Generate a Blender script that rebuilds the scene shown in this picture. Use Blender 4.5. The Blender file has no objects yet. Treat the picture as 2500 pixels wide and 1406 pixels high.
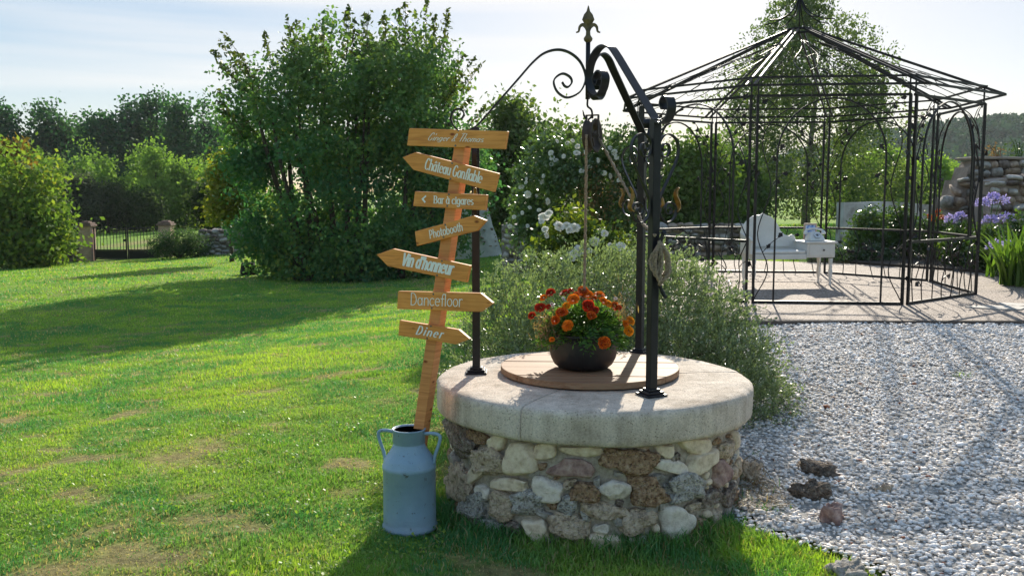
import bpy, bmesh, math, random
import numpy as np
from mathutils import Vector, Matrix, noise as mnoise

SC = bpy.context.scene
COL = SC.collection
R_ = math.radians

# ------------------------------------------------------------------ camera
F = 2270.0                     # focal length in pixels of a 2500 px wide frame
CAMZ = 1.65
PITCH = math.atan(235.0 / F)
cam_data = bpy.data.cameras.new("camera")
cam_data.sensor_width = 36.0
cam_data.lens = 36.0 * F / 2500.0
cam_data.clip_start = 0.05
cam_data.clip_end = 3000.0
cam = bpy.data.objects.new("camera", cam_data)
COL.objects.link(cam)
cam.location = (0, 0, CAMZ)
cam.rotation_euler = (math.pi / 2 - PITCH, 0, 0)
SC.camera = cam

# ------------------------------------------------------------------ light
SUN_AZ, SUN_EL = R_(12.6), R_(24.5)
world = bpy.data.worlds.new("World")
SC.world = world
world.use_nodes = True
wn = world.node_tree
wn.nodes.clear()
w_out = wn.nodes.new("ShaderNodeOutputWorld")
w_bg = wn.nodes.new("ShaderNodeBackground")
sky = wn.nodes.new("ShaderNodeTexSky")
sky.sky_type = 'NISHITA'
sky.sun_disc = False
sky.sun_elevation = SUN_EL
sky.sun_rotation = SUN_AZ
sky.air_density = 0.9
sky.dust_density = 0.5
sky.ozone_density = 2.0
w_bg.inputs['Strength'].default_value = 0.117
# thin high cloud and a few vapour trails over the whole sky
tc = wn.nodes.new("ShaderNodeTexCoord")
mp = wn.nodes.new("ShaderNodeMapping")
mp.inputs['Rotation'].default_value = (0, R_(1.5), R_(20))
mp.inputs['Scale'].default_value = (0.8, 0.8, 17.0)
nz = wn.nodes.new("ShaderNodeTexNoise")
nz.inputs['Scale'].default_value = 1.0
nz.inputs['Detail'].default_value = 6.0
nz.inputs['Roughness'].default_value = 0.48
rp = wn.nodes.new("ShaderNodeValToRGB")
rp.color_ramp.elements[0].position = 0.47
rp.color_ramp.elements[1].position = 0.64
mx = wn.nodes.new("ShaderNodeMix")
mx.data_type = 'RGBA'
mul = wn.nodes.new("ShaderNodeMath"); mul.operation = 'MULTIPLY'; mul.inputs[1].default_value = 0.72
wn.links.new(tc.outputs['Generated'], mp.inputs['Vector'])
wn.links.new(mp.outputs['Vector'], nz.inputs['Vector'])
wn.links.new(nz.outputs['Fac'], rp.inputs['Fac'])
wn.links.new(rp.outputs['Color'], mul.inputs[0])
wn.links.new(mul.outputs[0], mx.inputs['Factor'])
gm_ = wn.nodes.new("ShaderNodeGamma"); gm_.inputs['Gamma'].default_value = 0.30       # hazy air evens the sky out
tn = wn.nodes.new("ShaderNodeMix"); tn.data_type = 'RGBA'; tn.blend_type = 'MULTIPLY'; tn.inputs['Factor'].default_value = 1.0
tn.inputs['B'].default_value = (0.965, 0.94, 0.945, 1)
hs_ = wn.nodes.new("ShaderNodeHueSaturation"); hs_.inputs['Saturation'].default_value = 2.5
wn.links.new(sky.outputs['Color'], gm_.inputs['Color'])
wn.links.new(gm_.outputs['Color'], hs_.inputs['Color'])
wn.links.new(hs_.outputs['Color'], tn.inputs['A'])
wn.links.new(tn.outputs['Result'], mx.inputs['A'])
mx.inputs['B'].default_value = (2.16, 2.08, 2.0, 1)
wn.links.new(mx.outputs['Result'], w_bg.inputs['Color'])
wn.links.new(w_bg.outputs['Background'], w_out.inputs['Surface'])

sun_d = bpy.data.lights.new("sun", 'SUN')
sun_d.energy = 2.0
sun_d.angle = R_(0.55)
sun_d.color = (1.0, 0.92, 0.78)
sun = bpy.data.objects.new("sun", sun_d)
COL.objects.link(sun)
SUNV = Vector((math.sin(SUN_AZ) * math.cos(SUN_EL), math.cos(SUN_AZ) * math.cos(SUN_EL), math.sin(SUN_EL)))
sun.rotation_euler = SUNV.to_track_quat('Z', 'Y').to_euler()
sun.location = (8, 30, 30)

vs = SC.view_settings
vs.view_transform = 'Standard'
vs.look = 'None'
vs.exposure = 2.06
vs.gamma = 1.0
vs.use_curve_mapping = False
SC.cycles.use_denoising = True
SC.cycles.max_bounces = 7
SC.cycles.diffuse_bounces = 4
SC.cycles.glossy_bounces = 3
SC.cycles.transmission_bounces = 5
SC.cycles.caustics_reflective = False
SC.cycles.caustics_refractive = False

# ------------------------------------------------------------------ locating helpers
SP, CP = math.sin(PITCH), math.cos(PITCH)
def ray(px, py):
    u = (px - 1250.0) / F; v = (703.0 - py) / F
    return np.array([u, CP + v * SP, -SP + v * CP])
def P(px, py, Y):
    """world point at distance Y seen at a place of the photograph"""
    d = ray(px, py); t = Y / d[1]
    return np.array([d[0] * t, Y, CAMZ + d[2] * t])
def G(px, py, z):
    """point on the level plane z"""
    d = ray(px, py); t = (z - CAMZ) / d[2]
    return np.array([d[0] * t, d[1] * t, z])
def PL(px, py, p0, n):
    """point on the plane through p0 with normal n"""
    d = ray(px, py); o = np.array([0, 0, CAMZ])
    t = np.dot(np.asarray(p0) - o, n) / np.dot(d, n)
    return o + d * t

# ------------------------------------------------------------------ noise
_rs = np.random.RandomState(7)
_tab = _rs.rand(256, 256)
def vnoise(x, y, s=1.0, seed=0):
    x = np.asarray(x, float) * s + 17.3 * seed + 1000; y = np.asarray(y, float) * s + 9.7 * seed + 1000
    xi = np.floor(x).astype(int); yi = np.floor(y).astype(int)
    fx = x - xi; fy = y - yi
    fx = fx * fx * (3 - 2 * fx); fy = fy * fy * (3 - 2 * fy)
    a = _tab[xi % 256, yi % 256]; b = _tab[(xi + 1) % 256, yi % 256]
    c = _tab[xi % 256, (yi + 1) % 256]; d = _tab[(xi + 1) % 256, (yi + 1) % 256]
    return (a * (1 - fx) + b * fx) * (1 - fy) + (c * (1 - fx) + d * fx) * fy
def fnoise(x, y, s=1.0, seed=0, o=4):
    t = 0; a = .5; n = 0
    for k in range(o):
        t = t + a * vnoise(x, y, s * 2 ** k, seed + k); n += a; a *= .5
    return t / n

# ------------------------------------------------------------------ mesh builders
def np_mesh(name, verts, quads=None, tris=None, col=None, smooth=False):
    verts = np.asarray(verts, np.float32)
    loops = []; tot = []
    if quads is not None and len(quads):
        quads = np.asarray(quads, np.int32); loops.append(quads.ravel()); tot.append(np.full(len(quads), 4, np.int32))
    if tris is not None and len(tris):
        tris = np.asarray(tris, np.int32); loops.append(tris.ravel()); tot.append(np.full(len(tris), 3, np.int32))
    loops = np.concatenate(loops); tot = np.concatenate(tot)
    me = bpy.data.meshes.new(name)
    me.vertices.add(len(verts)); me.vertices.foreach_set("co", verts.ravel())
    me.loops.add(len(loops)); me.loops.foreach_set("vertex_index", loops)
    me.polygons.add(len(tot))
    me.polygons.foreach_set("loop_start", np.concatenate([[0], np.cumsum(tot)[:-1]]).astype(np.int32))
    me.polygons.foreach_set("loop_total", tot)
    if smooth:
        me.polygons.foreach_set("use_smooth", np.ones(len(tot), bool))
    me.update(calc_edges=True)
    if col is not None:
        col = np.asarray(col, np.float32)
        if col.shape[1] == 3:
            col = np.concatenate([col, np.ones((len(col), 1), np.float32)], 1)
        at = me.color_attributes.new("Col", 'FLOAT_COLOR', 'POINT')
        at.data.foreach_set("color", col.ravel())
    return me

def nrm(v):
    v = np.asarray(v, float); l = np.linalg.norm(v)
    return v / l if l > 1e-12 else v

class MB:
    def __init__(s): s.v = []; s.f = []; s.sm = []
    def add(s, vs, fs, smooth=False):
        o = len(s.v); s.v += [tuple(map(float, p)) for p in vs]
        s.f += [tuple(i + o for i in f) for f in fs]; s.sm += [smooth] * len(fs); return s
    def box(s, c, size, rot=None):
        hx, hy, hz = [a / 2 for a in size]
        vs = [(x, y, z) for x in (-hx, hx) for y in (-hy, hy) for z in (-hz, hz)]
        M = rot if rot is not None else Matrix.Identity(3)
        vs = [M @ Vector(p) + Vector(c) for p in vs]
        return s.add(vs, [(0, 1, 3, 2), (4, 6, 7, 5), (0, 4, 5, 1), (2, 3, 7, 6), (0, 2, 6, 4), (1, 5, 7, 3)])
    def tube(s, pts, r, n=8, cap=True, smooth=True, twist=0):
        pts = [np.asarray(p, float) for p in pts]; m = len(pts)
        if np.isscalar(r): r = [r] * m
        vs = []; prev = None
        for i in range(m):
            t = nrm(pts[min(i + 1, m - 1)] - pts[max(i - 1, 0)])
            if prev is None:
                a = np.array([0, 0, 1.]) if abs(t[2]) < .9 else np.array([1., 0, 0])
                a = nrm(a - t * a.dot(t))
            else:
                a = nrm(prev - t * prev.dot(t))
            prev = a; b = np.cross(t, a)
            for k in range(n):
                th = 2 * math.pi * (k + .5) / n + twist
                vs.append(pts[i] + r[i] * (math.cos(th) * a + math.sin(th) * b))
        fs = [(i * n + k, i * n + (k + 1) % n, (i + 1) * n + (k + 1) % n, (i + 1) * n + k) for i in range(m - 1) for k in range(n)]
        s.add(vs, fs, smooth)
        if cap:
            o = len(s.v) - m * n
            s.f += [tuple(o + k for k in reversed(range(n))), tuple(o + (m - 1) * n + k for k in range(n))]; s.sm += [False, False]
        return s
    def flat(s, pts, side, w, t, taper=None):
        """flat bar: rectangle w (along side) by t swept on pts"""
        pts = [np.asarray(p, float) for p in pts]; m = len(pts); side = nrm(side); vs = []
        for i in range(m):
            tg = nrm(pts[min(i + 1, m - 1)] - pts[max(i - 1, 0)])
            b = nrm(np.cross(tg, side)); k = 1 if taper is None else taper[i]
            for (a, c) in ((-1, -1), (1, -1), (1, 1), (-1, 1)):
                vs.append(pts[i] + side * a * w * k / 2 + b * c * t * k / 2)
        fs = [(i * 4 + k, i * 4 + (k + 1) % 4, (i + 1) * 4 + (k + 1) % 4, (i + 1) * 4 + k) for i in range(m - 1) for k in range(4)]
        fs += [(3, 2, 1, 0), tuple((m - 1) * 4 + k for k in range(4))]
        return s.add(vs, fs)
    def beam(s, a, b, w, t=None, up=(0, 0, 1)):
        t = w if t is None else t
        a = np.asarray(a, float); b = np.asarray(b, float); d = nrm(b - a)
        sd = np.cross(d, np.asarray(up, float))
        if np.linalg.norm(sd) < 1e-3: sd = np.cross(d, (0, 1., 0))
        return s.flat([a, b], sd, w, t)
    def lathe(s, prof, c=(0, 0, 0), n=24, smooth=True, squash=(1, 1)):
        vs = []; m = len(prof)
        for (r, z) in prof:
            for k in range(n):
                th = 2 * math.pi * k / n
                vs.append((c[0] + r * math.cos(th) * squash[0], c[1] + r * math.sin(th) * squash[1], c[2] + z))
        fs = [(i * n + k, i * n + (k + 1) % n, (i + 1) * n + (k + 1) % n, (i + 1) * n + k) for i in range(m - 1) for k in range(n)]
        s.add(vs, fs, smooth)
        o = len(s.v) - m * n
        if prof[0][0] > 1e-6: s.f.append(tuple(o + k for k in reversed(range(n)))); s.sm.append(False)
        if prof[-1][0] > 1e-6: s.f.append(tuple(o + (m - 1) * n + k for k in range(n))); s.sm.append(False)
        return s
    def prism(s, poly, off):
        """polygon of 3d points (facing viewer) extruded by vector off"""
        n = len(poly); a = [np.asarray(p, float) for p in poly]; off = np.asarray(off, float)
        vs = a + [p + off for p in a]
        fs = [tuple(range(n)), tuple(reversed(range(n, 2 * n)))] + [(i, i + n, (i + 1) % n + n, (i + 1) % n) for i in range(n)]
        return s.add(vs, fs)
    def mesh(s, name, off=(0, 0, 0)):
        me = bpy.data.meshes.new(name)
        o = np.asarray(off, float)
        me.from_pydata([(x - o[0], y - o[1], z - o[2]) for x, y, z in s.v], [], s.f)
        me.polygons.foreach_set("use_smooth", s.sm)
        me.update()
        return me

ORG = {}
def tag(o, label=None, cat=None, group=None, kind=None):
    if label: o['label'] = label
    if cat: o['category'] = cat
    if group: o['group'] = group
    if kind: o['kind'] = kind
    return o
def thing(name, loc, label, cat, group=None):
    o = bpy.data.objects.new(name, None); o.empty_display_size = .1
    COL.objects.link(o); o.location = loc; ORG[o.name] = np.asarray(loc, float)
    return tag(o, label, cat, group)
def link(name, me, mat, parent=None, loc=None):
    o = bpy.data.objects.new(name, me); COL.objects.link(o)
    if mat is not None and len(me.materials) == 0: me.materials.append(mat)
    if parent is not None: o.parent = parent
    if loc is not None: o.location = loc
    return o
def part(name, mb, mat, parent, bevel=0):
    """geometry given in world space, made a child of parent"""
    org = ORG[parent.name]
    me = mb.mesh(name, org) if isinstance(mb, MB) else mb
    o = link(name, me, mat, parent); ORG[o.name] = org
    if bevel:
        b = o.modifiers.new("bevel", 'BEVEL'); b.width = bevel; b.segments = 2; b.limit_method = 'ANGLE'
    return o
def npart(name, verts, quads, tris, mat, parent, col=None, smooth=False):
    org = ORG[parent.name]
    me = np_mesh(name, np.asarray(verts) - org, quads, tris, col, smooth)
    o = link(name, me, mat, parent); ORG[o.name] = org
    return o
def inst(name, me, mat, parent, loc, rot=(0, 0, 0), sc=(1, 1, 1)):
    org = ORG[parent.name] if parent is not None else np.zeros(3)
    o = link(name, me, mat, parent)
    o.location = np.asarray(loc, float) - org; o.rotation_euler = rot
    o.scale = sc if not np.isscalar(sc) else (sc, sc, sc)
    ORG[o.name] = np.asarray(loc, float)
    return o
def solo(name, mb, mat, origin, label, cat, group=None, kind=None):
    me = mb.mesh(name, origin) if isinstance(mb, MB) else mb
    o = link(name, me, mat, None, origin); ORG[o.name] = np.asarray(origin, float)
    return tag(o, label, cat, group, kind)

# ------------------------------------------------------------------ materials
def new_mat(name):
    m = bpy.data.materials.new(name); m.use_nodes = True
    nt = m.node_tree; b = nt.nodes['Principled BSDF']
    return m, nt, b
def nd(nt, t, **kw):
    n = nt.nodes.new(t)
    for k, v in kw.items():
        if k in n.inputs: n.inputs[k].default_value = v
        else: setattr(n, k, v)
    return n
def ramp(nt, src, stops):
    r = nt.nodes.new("ShaderNodeValToRGB"); e = r.color_ramp.elements
    while len(e) < len(stops): e.new(.5)
    for i, (p, c) in enumerate(stops):
        e[i].position = p; e[i].color = (*c, 1) if len(c) == 3 else c
    nt.links.new(src, r.inputs['Fac']); return r
def coords(nt, kind='Object', scale=(1, 1, 1), rot=(0, 0, 0)):
    t = nt.nodes.new("ShaderNodeTexCoord"); m = nt.nodes.new("ShaderNodeMapping")
    m.inputs['Scale'].default_value = scale; m.inputs['Rotation'].default_value = rot
    nt.links.new(t.outputs[kind], m.inputs['Vector']); return m.outputs['Vector']
def bump(nt, b, src, strength=.3, dist=.01, chain=None):
    n = nt.nodes.new("ShaderNodeBump"); n.inputs['Strength'].default_value = strength; n.inputs['Distance'].default_value = dist
    nt.links.new(src, n.inputs['Height'])
    if chain is not None: nt.links.new(chain, n.inputs['Normal'])
    nt.links.new(n.outputs['Normal'], b.inputs['Normal']); return n.outputs['Normal']
def noisy(name, stops, scale=8, detail=6, rough=.8, bs=.3, bd=.01, bscale=None, spec=.5, sc=(1, 1, 1), metal=0, nrough=.6, voro=None, rot=(0, 0, 0)):
    m, nt, b = new_mat(name)
    v = coords(nt, 'Object', sc, rot)
    n = nd(nt, "ShaderNodeTexNoise", Scale=scale, Detail=detail, Roughness=nrough); nt.links.new(v, n.inputs['Vector'])
    r = ramp(nt, n.outputs['Fac'], stops); nt.links.new(r.outputs['Color'], b.inputs['Base Color'])
    b.inputs['Roughness'].default_value = rough; b.inputs['Specular IOR Level'].default_value = spec; b.inputs['Metallic'].default_value = metal
    if bs:
        n2 = nd(nt, "ShaderNodeTexNoise", Scale=bscale or scale * 3, Detail=6, Roughness=.65); nt.links.new(v, n2.inputs['Vector'])
        ch = bump(nt, b, n2.outputs['Fac'], bs, bd)
        if voro:
            vo = nd(nt, "ShaderNodeTexVoronoi", Scale=voro[0]); nt.links.new(v, vo.inputs['Vector'])
            rr = ramp(nt, vo.outputs['Distance'], [(0.05, (0, 0, 0)), (voro[1], (1, 1, 1))])
            bump(nt, b, rr.outputs['Color'], voro[2], voro[3], ch)
    return m
def plain(name, c, rough=.5, spec=.5, metal=0, coat=0):
    m, nt, b = new_mat(name)
    b.inputs['Base Color'].default_value = (*c, 1); b.inputs['Roughness'].default_value = rough
    b.inputs['Specular IOR Level'].default_value = spec; b.inputs['Metallic'].default_value = metal
    b.inputs['Coat Weight'].default_value = coat
    return m
def leafy(name, trans=.45, rough=.5, spec=.4, tint=(1.15, 1.25, .55)):
    """foliage: colour from the mesh, light shining through the leaf"""
    m, nt, b = new_mat(name)
    a = nd(nt, "ShaderNodeVertexColor", layer_name="Col")
    nt.links.new(a.outputs['Color'], b.inputs['Base Color'])
    b.inputs['Roughness'].default_value = rough; b.inputs['Specular IOR Level'].default_value = spec
    tr = nt.nodes.new("ShaderNodeBsdfTranslucent")
    mu = nd(nt, "ShaderNodeMix", data_type='RGBA', blend_type='MULTIPLY'); mu.inputs['Factor'].default_value = 1
    nt.links.new(a.outputs['Color'], mu.inputs['A']); mu.inputs['B'].default_value = (*tint, 1)
    nt.links.new(mu.outputs['Result'], tr.inputs['Color'])
    ms = nt.nodes.new("ShaderNodeMixShader"); ms.inputs[0].default_value = trans
    nt.links.new(b.outputs[0], ms.inputs[1]); nt.links.new(tr.outputs[0], ms.inputs[2])
    nt.links.new(ms.outputs[0], nt.nodes['Material Output'].inputs['Surface'])
    return m

M = {}
M['iron'] = noisy('black_painted_iron', [(.3, (.006, .007, .010)), (.7, (.013, .014, .019))], 30, 4, .40, .12, .002, spec=.32)
M['gaz_iron'] = noisy('dark_brown_iron', [(.3, (.007, .006, .007)), (.7, (.016, .012, .012))], 20, 4, .48, .1, .002, spec=.34)
M['gold'] = noisy('worn_gilding', [(.3, (.12, .065, .018)), (.7, (.36, .21, .05))], 40, 4, .42, .25, .004, metal=.65)
M['gold_dull'] = noisy('tarnished_gilding', [(.3, (.06, .048, .024)), (.7, (.17, .13, .055))], 40, 4, .5, .25, .004, metal=.3)
M['concrete'] = None
M['bark'] = noisy('bark', [(.3, (.035, .026, .018)), (.7, (.10, .075, .055))], 9, 6, .9, .6, .02, sc=(1, 1, .25))
M['birch_bark'] = noisy('pale_birch_bark', [(.35, (.08, .06, .045)), (.6, (.30, .27, .24))], 7, 6, .85, .5, .02, sc=(1, 1, 2.2))
M['leaf'] = leafy('leaf', .46)
M['leaf_far'] = leafy('far_leaf', .5, .7, .15)
M['hill_leaf'] = leafy('hill_leaf', .10, .9, .05)
M['leaf_gloss'] = leafy('glossy_small_leaf', .36, .32, .65)
M['grass'] = leafy('grass_blade', .45, .5, .35)
M['petal'] = leafy('petal', .35, .6, .2, (1.1, 1.05, 1.0))
M['white_petal'] = leafy('white_petal', .3, .6, .2, (1, 1, 1))
M['rope'] = noisy('hemp_rope', [(.3, (.16, .12, .085)), (.7, (.38, .30, .22))], 60, 4, .9, .6, .006, sc=(1, 1, 3))
M['white_paint'] = noisy('cream_white_paint', [(.3, (.68, .65, .60)), (.7, (.78, .75, .70))], 5, 4, .38, .05, .002)
M['twig'] = plain('twig', (.06, .045, .03), .8, .2)
M['dry_twig'] = plain('dry_twig', (.22, .14, .08), .85, .2)
M['green_stem'] = plain('green_stem', (.06, .12, .03), .7, .3)
# ------------------------------------------------------------------ terrain
FLOOR = 0.41                                   # gazebo platform level
_cp = []
for px, py, Y in ((330, 632, 42), (0, 646, 42), (600, 652, 31), (870, 682, 27), (1195, 608, 33), (1700, 590, 30), (2080, 640, 20), (2480, 640, 20),
                  (1880, 799, 8.95), (2500, 799, 8.95)):
    _cp.append(P(px, py, Y))
_cp += [np.array(p, float) for p in ((0, 0, 0), (-4, 0, 0), (4, 0, .08), (.43, 4.3, 0), (-1, 4.6, 0), (-2.6, 5, -.02), (1.6, 4.4, .02), (3, 4, .10), (.4, 5.8, .03), (-22, 8, -.7), (-6, 13, -.56), (-4.5, 17, -.74), (-9.5, 24, -.70), (-3.5, 9, -.25), (14, 6, .4), (14, 16, .45),
                                     (-42, 45, -1.7), (-20, 60, -1.05), (10, 60, -.2), (42, 60, .3), (42, 10, .8), (-42, 0, -1.2))]
_cp = np.array(_cp)
def _tps(r2): return np.where(r2 > 1e-9, r2 * np.log(r2 + 1e-12), 0)
_n = len(_cp)
_K = _tps(((_cp[:, None, :2] - _cp[None, :, :2]) ** 2).sum(2)) + np.eye(_n) * .6
_A = np.zeros((_n + 3, _n + 3)); _A[:_n, :_n] = _K; _A[:_n, _n] = 1; _A[:_n, _n + 1:] = _cp[:, :2]
_A[_n, :_n] = 1; _A[_n + 1:, :_n] = _cp[:, :2].T
_w = np.linalg.solve(_A, np.concatenate([_cp[:, 2], np.zeros(3)]))
def hgt(x, y):
    x = np.clip(np.asarray(x, float), -42, 42); y = np.clip(np.asarray(y, float), -4, 62)
    sh = x.shape; x = x.ravel(); y = y.ravel(); out = np.full(x.shape, _w[_n]) + _w[_n + 1] * x + _w[_n + 2] * y
    for i in range(_n):
        out += _w[i] * _tps((x - _cp[i, 0]) ** 2 + (y - _cp[i, 1]) ** 2)
    return out.reshape(sh)
def gz(x, y): return float(hgt(np.array([x]), np.array([y]))[0])

def bumps(x, y):
    """uneven turf"""
    near_ = np.exp(-((np.asarray(x) / 20) ** 2 + ((np.asarray(y) - 6) / 25) ** 2))
    return near_ * (.03 * (fnoise(x, y, 1.4, 2, 3) - .5) + .035 * (fnoise(x, y, 4.0, 13, 2) - .5))

def dryness(x, y):
    """0 lush .. 1 bare: worn straw patches of the lawn"""
    a = fnoise(np.asarray(x) * .8, np.asarray(y) * 1.0, 3.6, 3, 4)
    b = fnoise(x, y, .22, 11, 2)
    c = np.exp(-(((np.asarray(x) + .75) / .75) ** 2 + ((np.asarray(y) - 4.7) / .7) ** 2)) * .055
    return np.clip((a * .74 + b * .26 + c + .06 * (fnoise(x, y, 14, 19, 2) - .5) - .588) / .12, 0, 1)

GRAVEL = [(1.75, 2.2), (1.62, 3.3), (1.42, 4.0), (1.16, 4.35), (1.05, 4.7), (1.1, 5.4), (.3, 7.0), (.6, 8.98), (9.5, 8.98), (9.5, 2.2)]
PLATFORM = [(.9, 8.95), (8.6, 8.95), (8.6, 11.4), (7.0, 12.1), (7.2, 14.2), (5.8, 16.1), (4.2, 16.9), (1.6, 16.9)]
def inpoly(x, y, poly):
    x = np.asarray(x, float); y = np.asarray(y, float); r = np.zeros(x.shape, bool); n = len(poly)
    for i in range(n):
        x1, y1 = poly[i]; x2, y2 = poly[(i + 1) % n]
        c = ((y1 > y) != (y2 > y)) & (x < (x2 - x1) * (y - y1) / (y2 - y1 + 1e-12) + x1)
        r ^= c
    return r
def wob(x, y): return x + .12 * (fnoise(x, y, 3, 5, 2) - .5), y + .12 * (fnoise(x, y, 3, 9, 2) - .5)

def axis(lo, hi, dlo, dhi, d, g=1.13):
    a = list(np.arange(dlo, dhi, d)); s = d
    while a[-1] < hi: s *= g; a.append(a[-1] + s)
    s = d
    while a[0] > lo: s *= g; a.insert(0, a[0] - s)
    return np.array(a)
gx = axis(-1600, 1600, -6.5, 3.0, .085); gy = axis(-60, 2400, 2.4, 13.5, .085)
X, Y_ = np.meshgrid(gx, gy, indexing='ij')
Z = hgt(X, Y_)
Z = Z + bumps(X, Y_)
dr = dryness(X, Y_)
gn = fnoise(X, Y_, .5, 21, 4)[..., None]
soil = np.array([.33, .25, .15]); turf = np.array([.13, .26, .045]) * (1 - gn) + np.array([.24, .36, .055]) * gn
gc = turf * (1 - dr[..., None] * .8) + soil * dr[..., None] * .8
nx, ny = X.shape
idx = np.arange(nx * ny).reshape(nx, ny)
q = np.stack([idx[:-1, :-1], idx[1:, :-1], idx[1:, 1:], idx[:-1, 1:]], -1).reshape(-1, 4)
m, nt, b = new_mat('lawn_turf')
a = nd(nt, "ShaderNodeVertexColor", layer_name="Col")
v = coords(nt, 'Object')
n1 = nd(nt, "ShaderNodeTexNoise", Scale=14, Detail=8, Roughness=.75); nt.links.new(v, n1.inputs['Vector'])
n2 = nd(nt, "ShaderNodeTexNoise", Scale=1.1, Detail=6, Roughness=.6); nt.links.new(v, n2.inputs['Vector'])
r1 = ramp(nt, n1.outputs['Fac'], [(.3, (.45, .45, .45)), (.7, (1.5, 1.5, 1.4))])
r2 = ramp(nt, n2.outputs['Fac'], [(.3, (.75, .85, .8)), (.7, (1.25, 1.15, 1.0))])
mu = nd(nt, "ShaderNodeMix", data_type='RGBA', blend_type='MULTIPLY'); mu.inputs['Factor'].default_value = 1
nt.links.new(a.outputs['Color'], mu.inputs['A']); nt.links.new(r1.outputs['Color'], mu.inputs['B'])
mu2 = nd(nt, "ShaderNodeMix", data_type='RGBA', blend_type='MULTIPLY'); mu2.inputs['Factor'].default_value = 1
nt.links.new(mu.outputs['Result'], mu2.inputs['A']); nt.links.new(r2.outputs['Color'], mu2.inputs['B'])
nt.links.new(mu2.outputs['Result'], b.inputs['Base Color']); b.inputs['Roughness'].default_value = 1; b.inputs['Specular IOR Level'].default_value = .1
bump(nt, b, n1.outputs['Fac'], .9, .06)
lawn = link('lawn_ground', np_mesh('lawn_ground', np.stack([X, Y_, Z], -1).reshape(-1, 3), q, None, gc.reshape(-1, 3), True), m)
tag(lawn, 'mown green lawn sloping gently down to the gate', 'lawn', kind='structure')

# ---- gravel yard: bedding sheet and its pebbles
ax = np.arange(.2, 9.6, .1); ay = np.arange(2.1, 9.0, .1)
X, Y_ = np.meshgrid(ax, ay, indexing='ij'); wx_, wy_ = wob(X, Y_)
ins = inpoly(wx_, wy_, GRAVEL)
Z = hgt(X, Y_) + .03
nx, ny = X.shape; idx = np.arange(nx * ny).reshape(nx, ny)
keep = ins[:-1, :-1] & ins[1:, :-1] & ins[1:, 1:] & ins[:-1, 1:]
q = np.stack([idx[:-1, :-1], idx[1:, :-1], idx[1:, 1:], idx[:-1, 1:]], -1)[keep]
m = noisy('gravel_bed', [(.3, (.25, .24, .225)), (.7, (.55, .53, .50))], 45, 6, .95, .8, .02)
tag(link('gravel_yard', np_mesh('gravel_yard', np.stack([X, Y_, Z], -1).reshape(-1, 3), q, None, None, True), m),
    'pale gravel yard between the well and the platform', 'gravel', kind='structure')

def ico(sub):
    bm = bmesh.new(); bmesh.ops.create_icosphere(bm, subdivisions=sub, radius=1)
    v = np.array([p.co[:] for p in bm.verts]); f = np.array([[p.index for p in t.verts] for t in bm.faces]); bm.free(); return v, f
ICO1 = ico(1); ICO2 = ico(2)
rng = np.random.RandomState(3)
def rotmats(n, rng, tilt=.5):
    az = rng.rand(n) * 2 * np.pi; tx = rng.randn(n) * tilt; ty = rng.randn(n) * tilt
    c, s = np.cos(az), np.sin(az); o = np.zeros(n); i = np.ones(n)
    Rz = np.stack([np.stack([c, -s, o], -1), np.stack([s, c, o], -1), np.stack([o, o, i], -1)], 1)
    c, s = np.cos(tx), np.sin(tx); Rx = np.stack([np.stack([i, o, o], -1), np.stack([o, c, -s], -1), np.stack([o, s, c], -1)], 1)
    c, s = np.cos(ty), np.sin(ty); Ry = np.stack([np.stack([c, o, s], -1), np.stack([o, i, o], -1), np.stack([-s, o, c], -1)], 1)
    return Rz @ Rx @ Ry
def pebbles(pts, size, colr, rng, base=ICO1):
    n = len(pts); bv, bf = base
    jit = 1 + .34 * (rng.rand(n, len(bv), 1) - .5)
    dims = np.stack([size * rng.uniform(.85, 1.35, n), size * rng.uniform(.65, 1.0, n), size * rng.uniform(.36, .62, n)], -1)
    vv = bv[None] * jit * dims[:, None, :]
    vv = np.einsum('nij,nkj->nki', rotmats(n, rng, .18), vv) + pts[:, None, :]
    ff = bf[None] + (np.arange(n) * len(bv))[:, None, None]
    cc = np.repeat(colr[:, None, :], len(bv), 1)
    return vv.reshape(-1, 3), ff.reshape(-1, 3), cc.reshape(-1, 3)
n = 110000
yy = 2.5 + 6.45 * rng.rand(n) ** 1.25; xx = .3 + 8.0 * rng.rand(n)
kk = (xx < .62 * yy + .9) & (rng.rand(n) < 1.0)
a_, b_ = wob(xx, yy); kk &= inpoly(a_, b_, GRAVEL)
xx, yy = xx[kk], yy[kk]
sz = rng.uniform(.0065, .0165, len(xx)) * np.where(rng.rand(len(xx)) < .06, 1.45, 1) * (1 + .035 * np.maximum(yy - 5, 0))
pt = np.stack([xx, yy, hgt(xx, yy) + .03 + sz * rng.uniform(0, .75, len(xx))], -1)
g = rng.uniform(.56, .88, (len(xx), 1)); warm = rng.randn(len(xx), 1) * .03 + .05
cl = np.concatenate([g + warm, g, g - warm + .005], 1)
odd = rng.rand(len(xx)); cl[odd < .006] = (.30, .12, .07); cl[(odd > .006) & (odd < .05)] *= .5
OCT = (np.array([(1, 0, 0), (-1, 0, 0), (0, 1, 0), (0, -1, 0), (0, 0, 1), (0, 0, -1)], float), np.array([(0, 2, 4), (2, 1, 4), (1, 3, 4), (3, 0, 4), (2, 0, 5), (1, 2, 5), (3, 1, 5), (0, 3, 5)]))
nr = yy < 6.0
v1, f1, c1 = pebbles(pt[nr], sz[nr], cl[nr], rng); v2, f2, c2 = pebbles(pt[~nr], sz[~nr] * 1.15, cl[~nr], rng, OCT)
vv, ff, cc = np.concatenate([v1, v2]), np.concatenate([f1, f2 + len(v1)]), np.concatenate([c1, c2])
m, nt, b = new_mat('pebble'); a = nd(nt, "ShaderNodeVertexColor", layer_name="Col")
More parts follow.
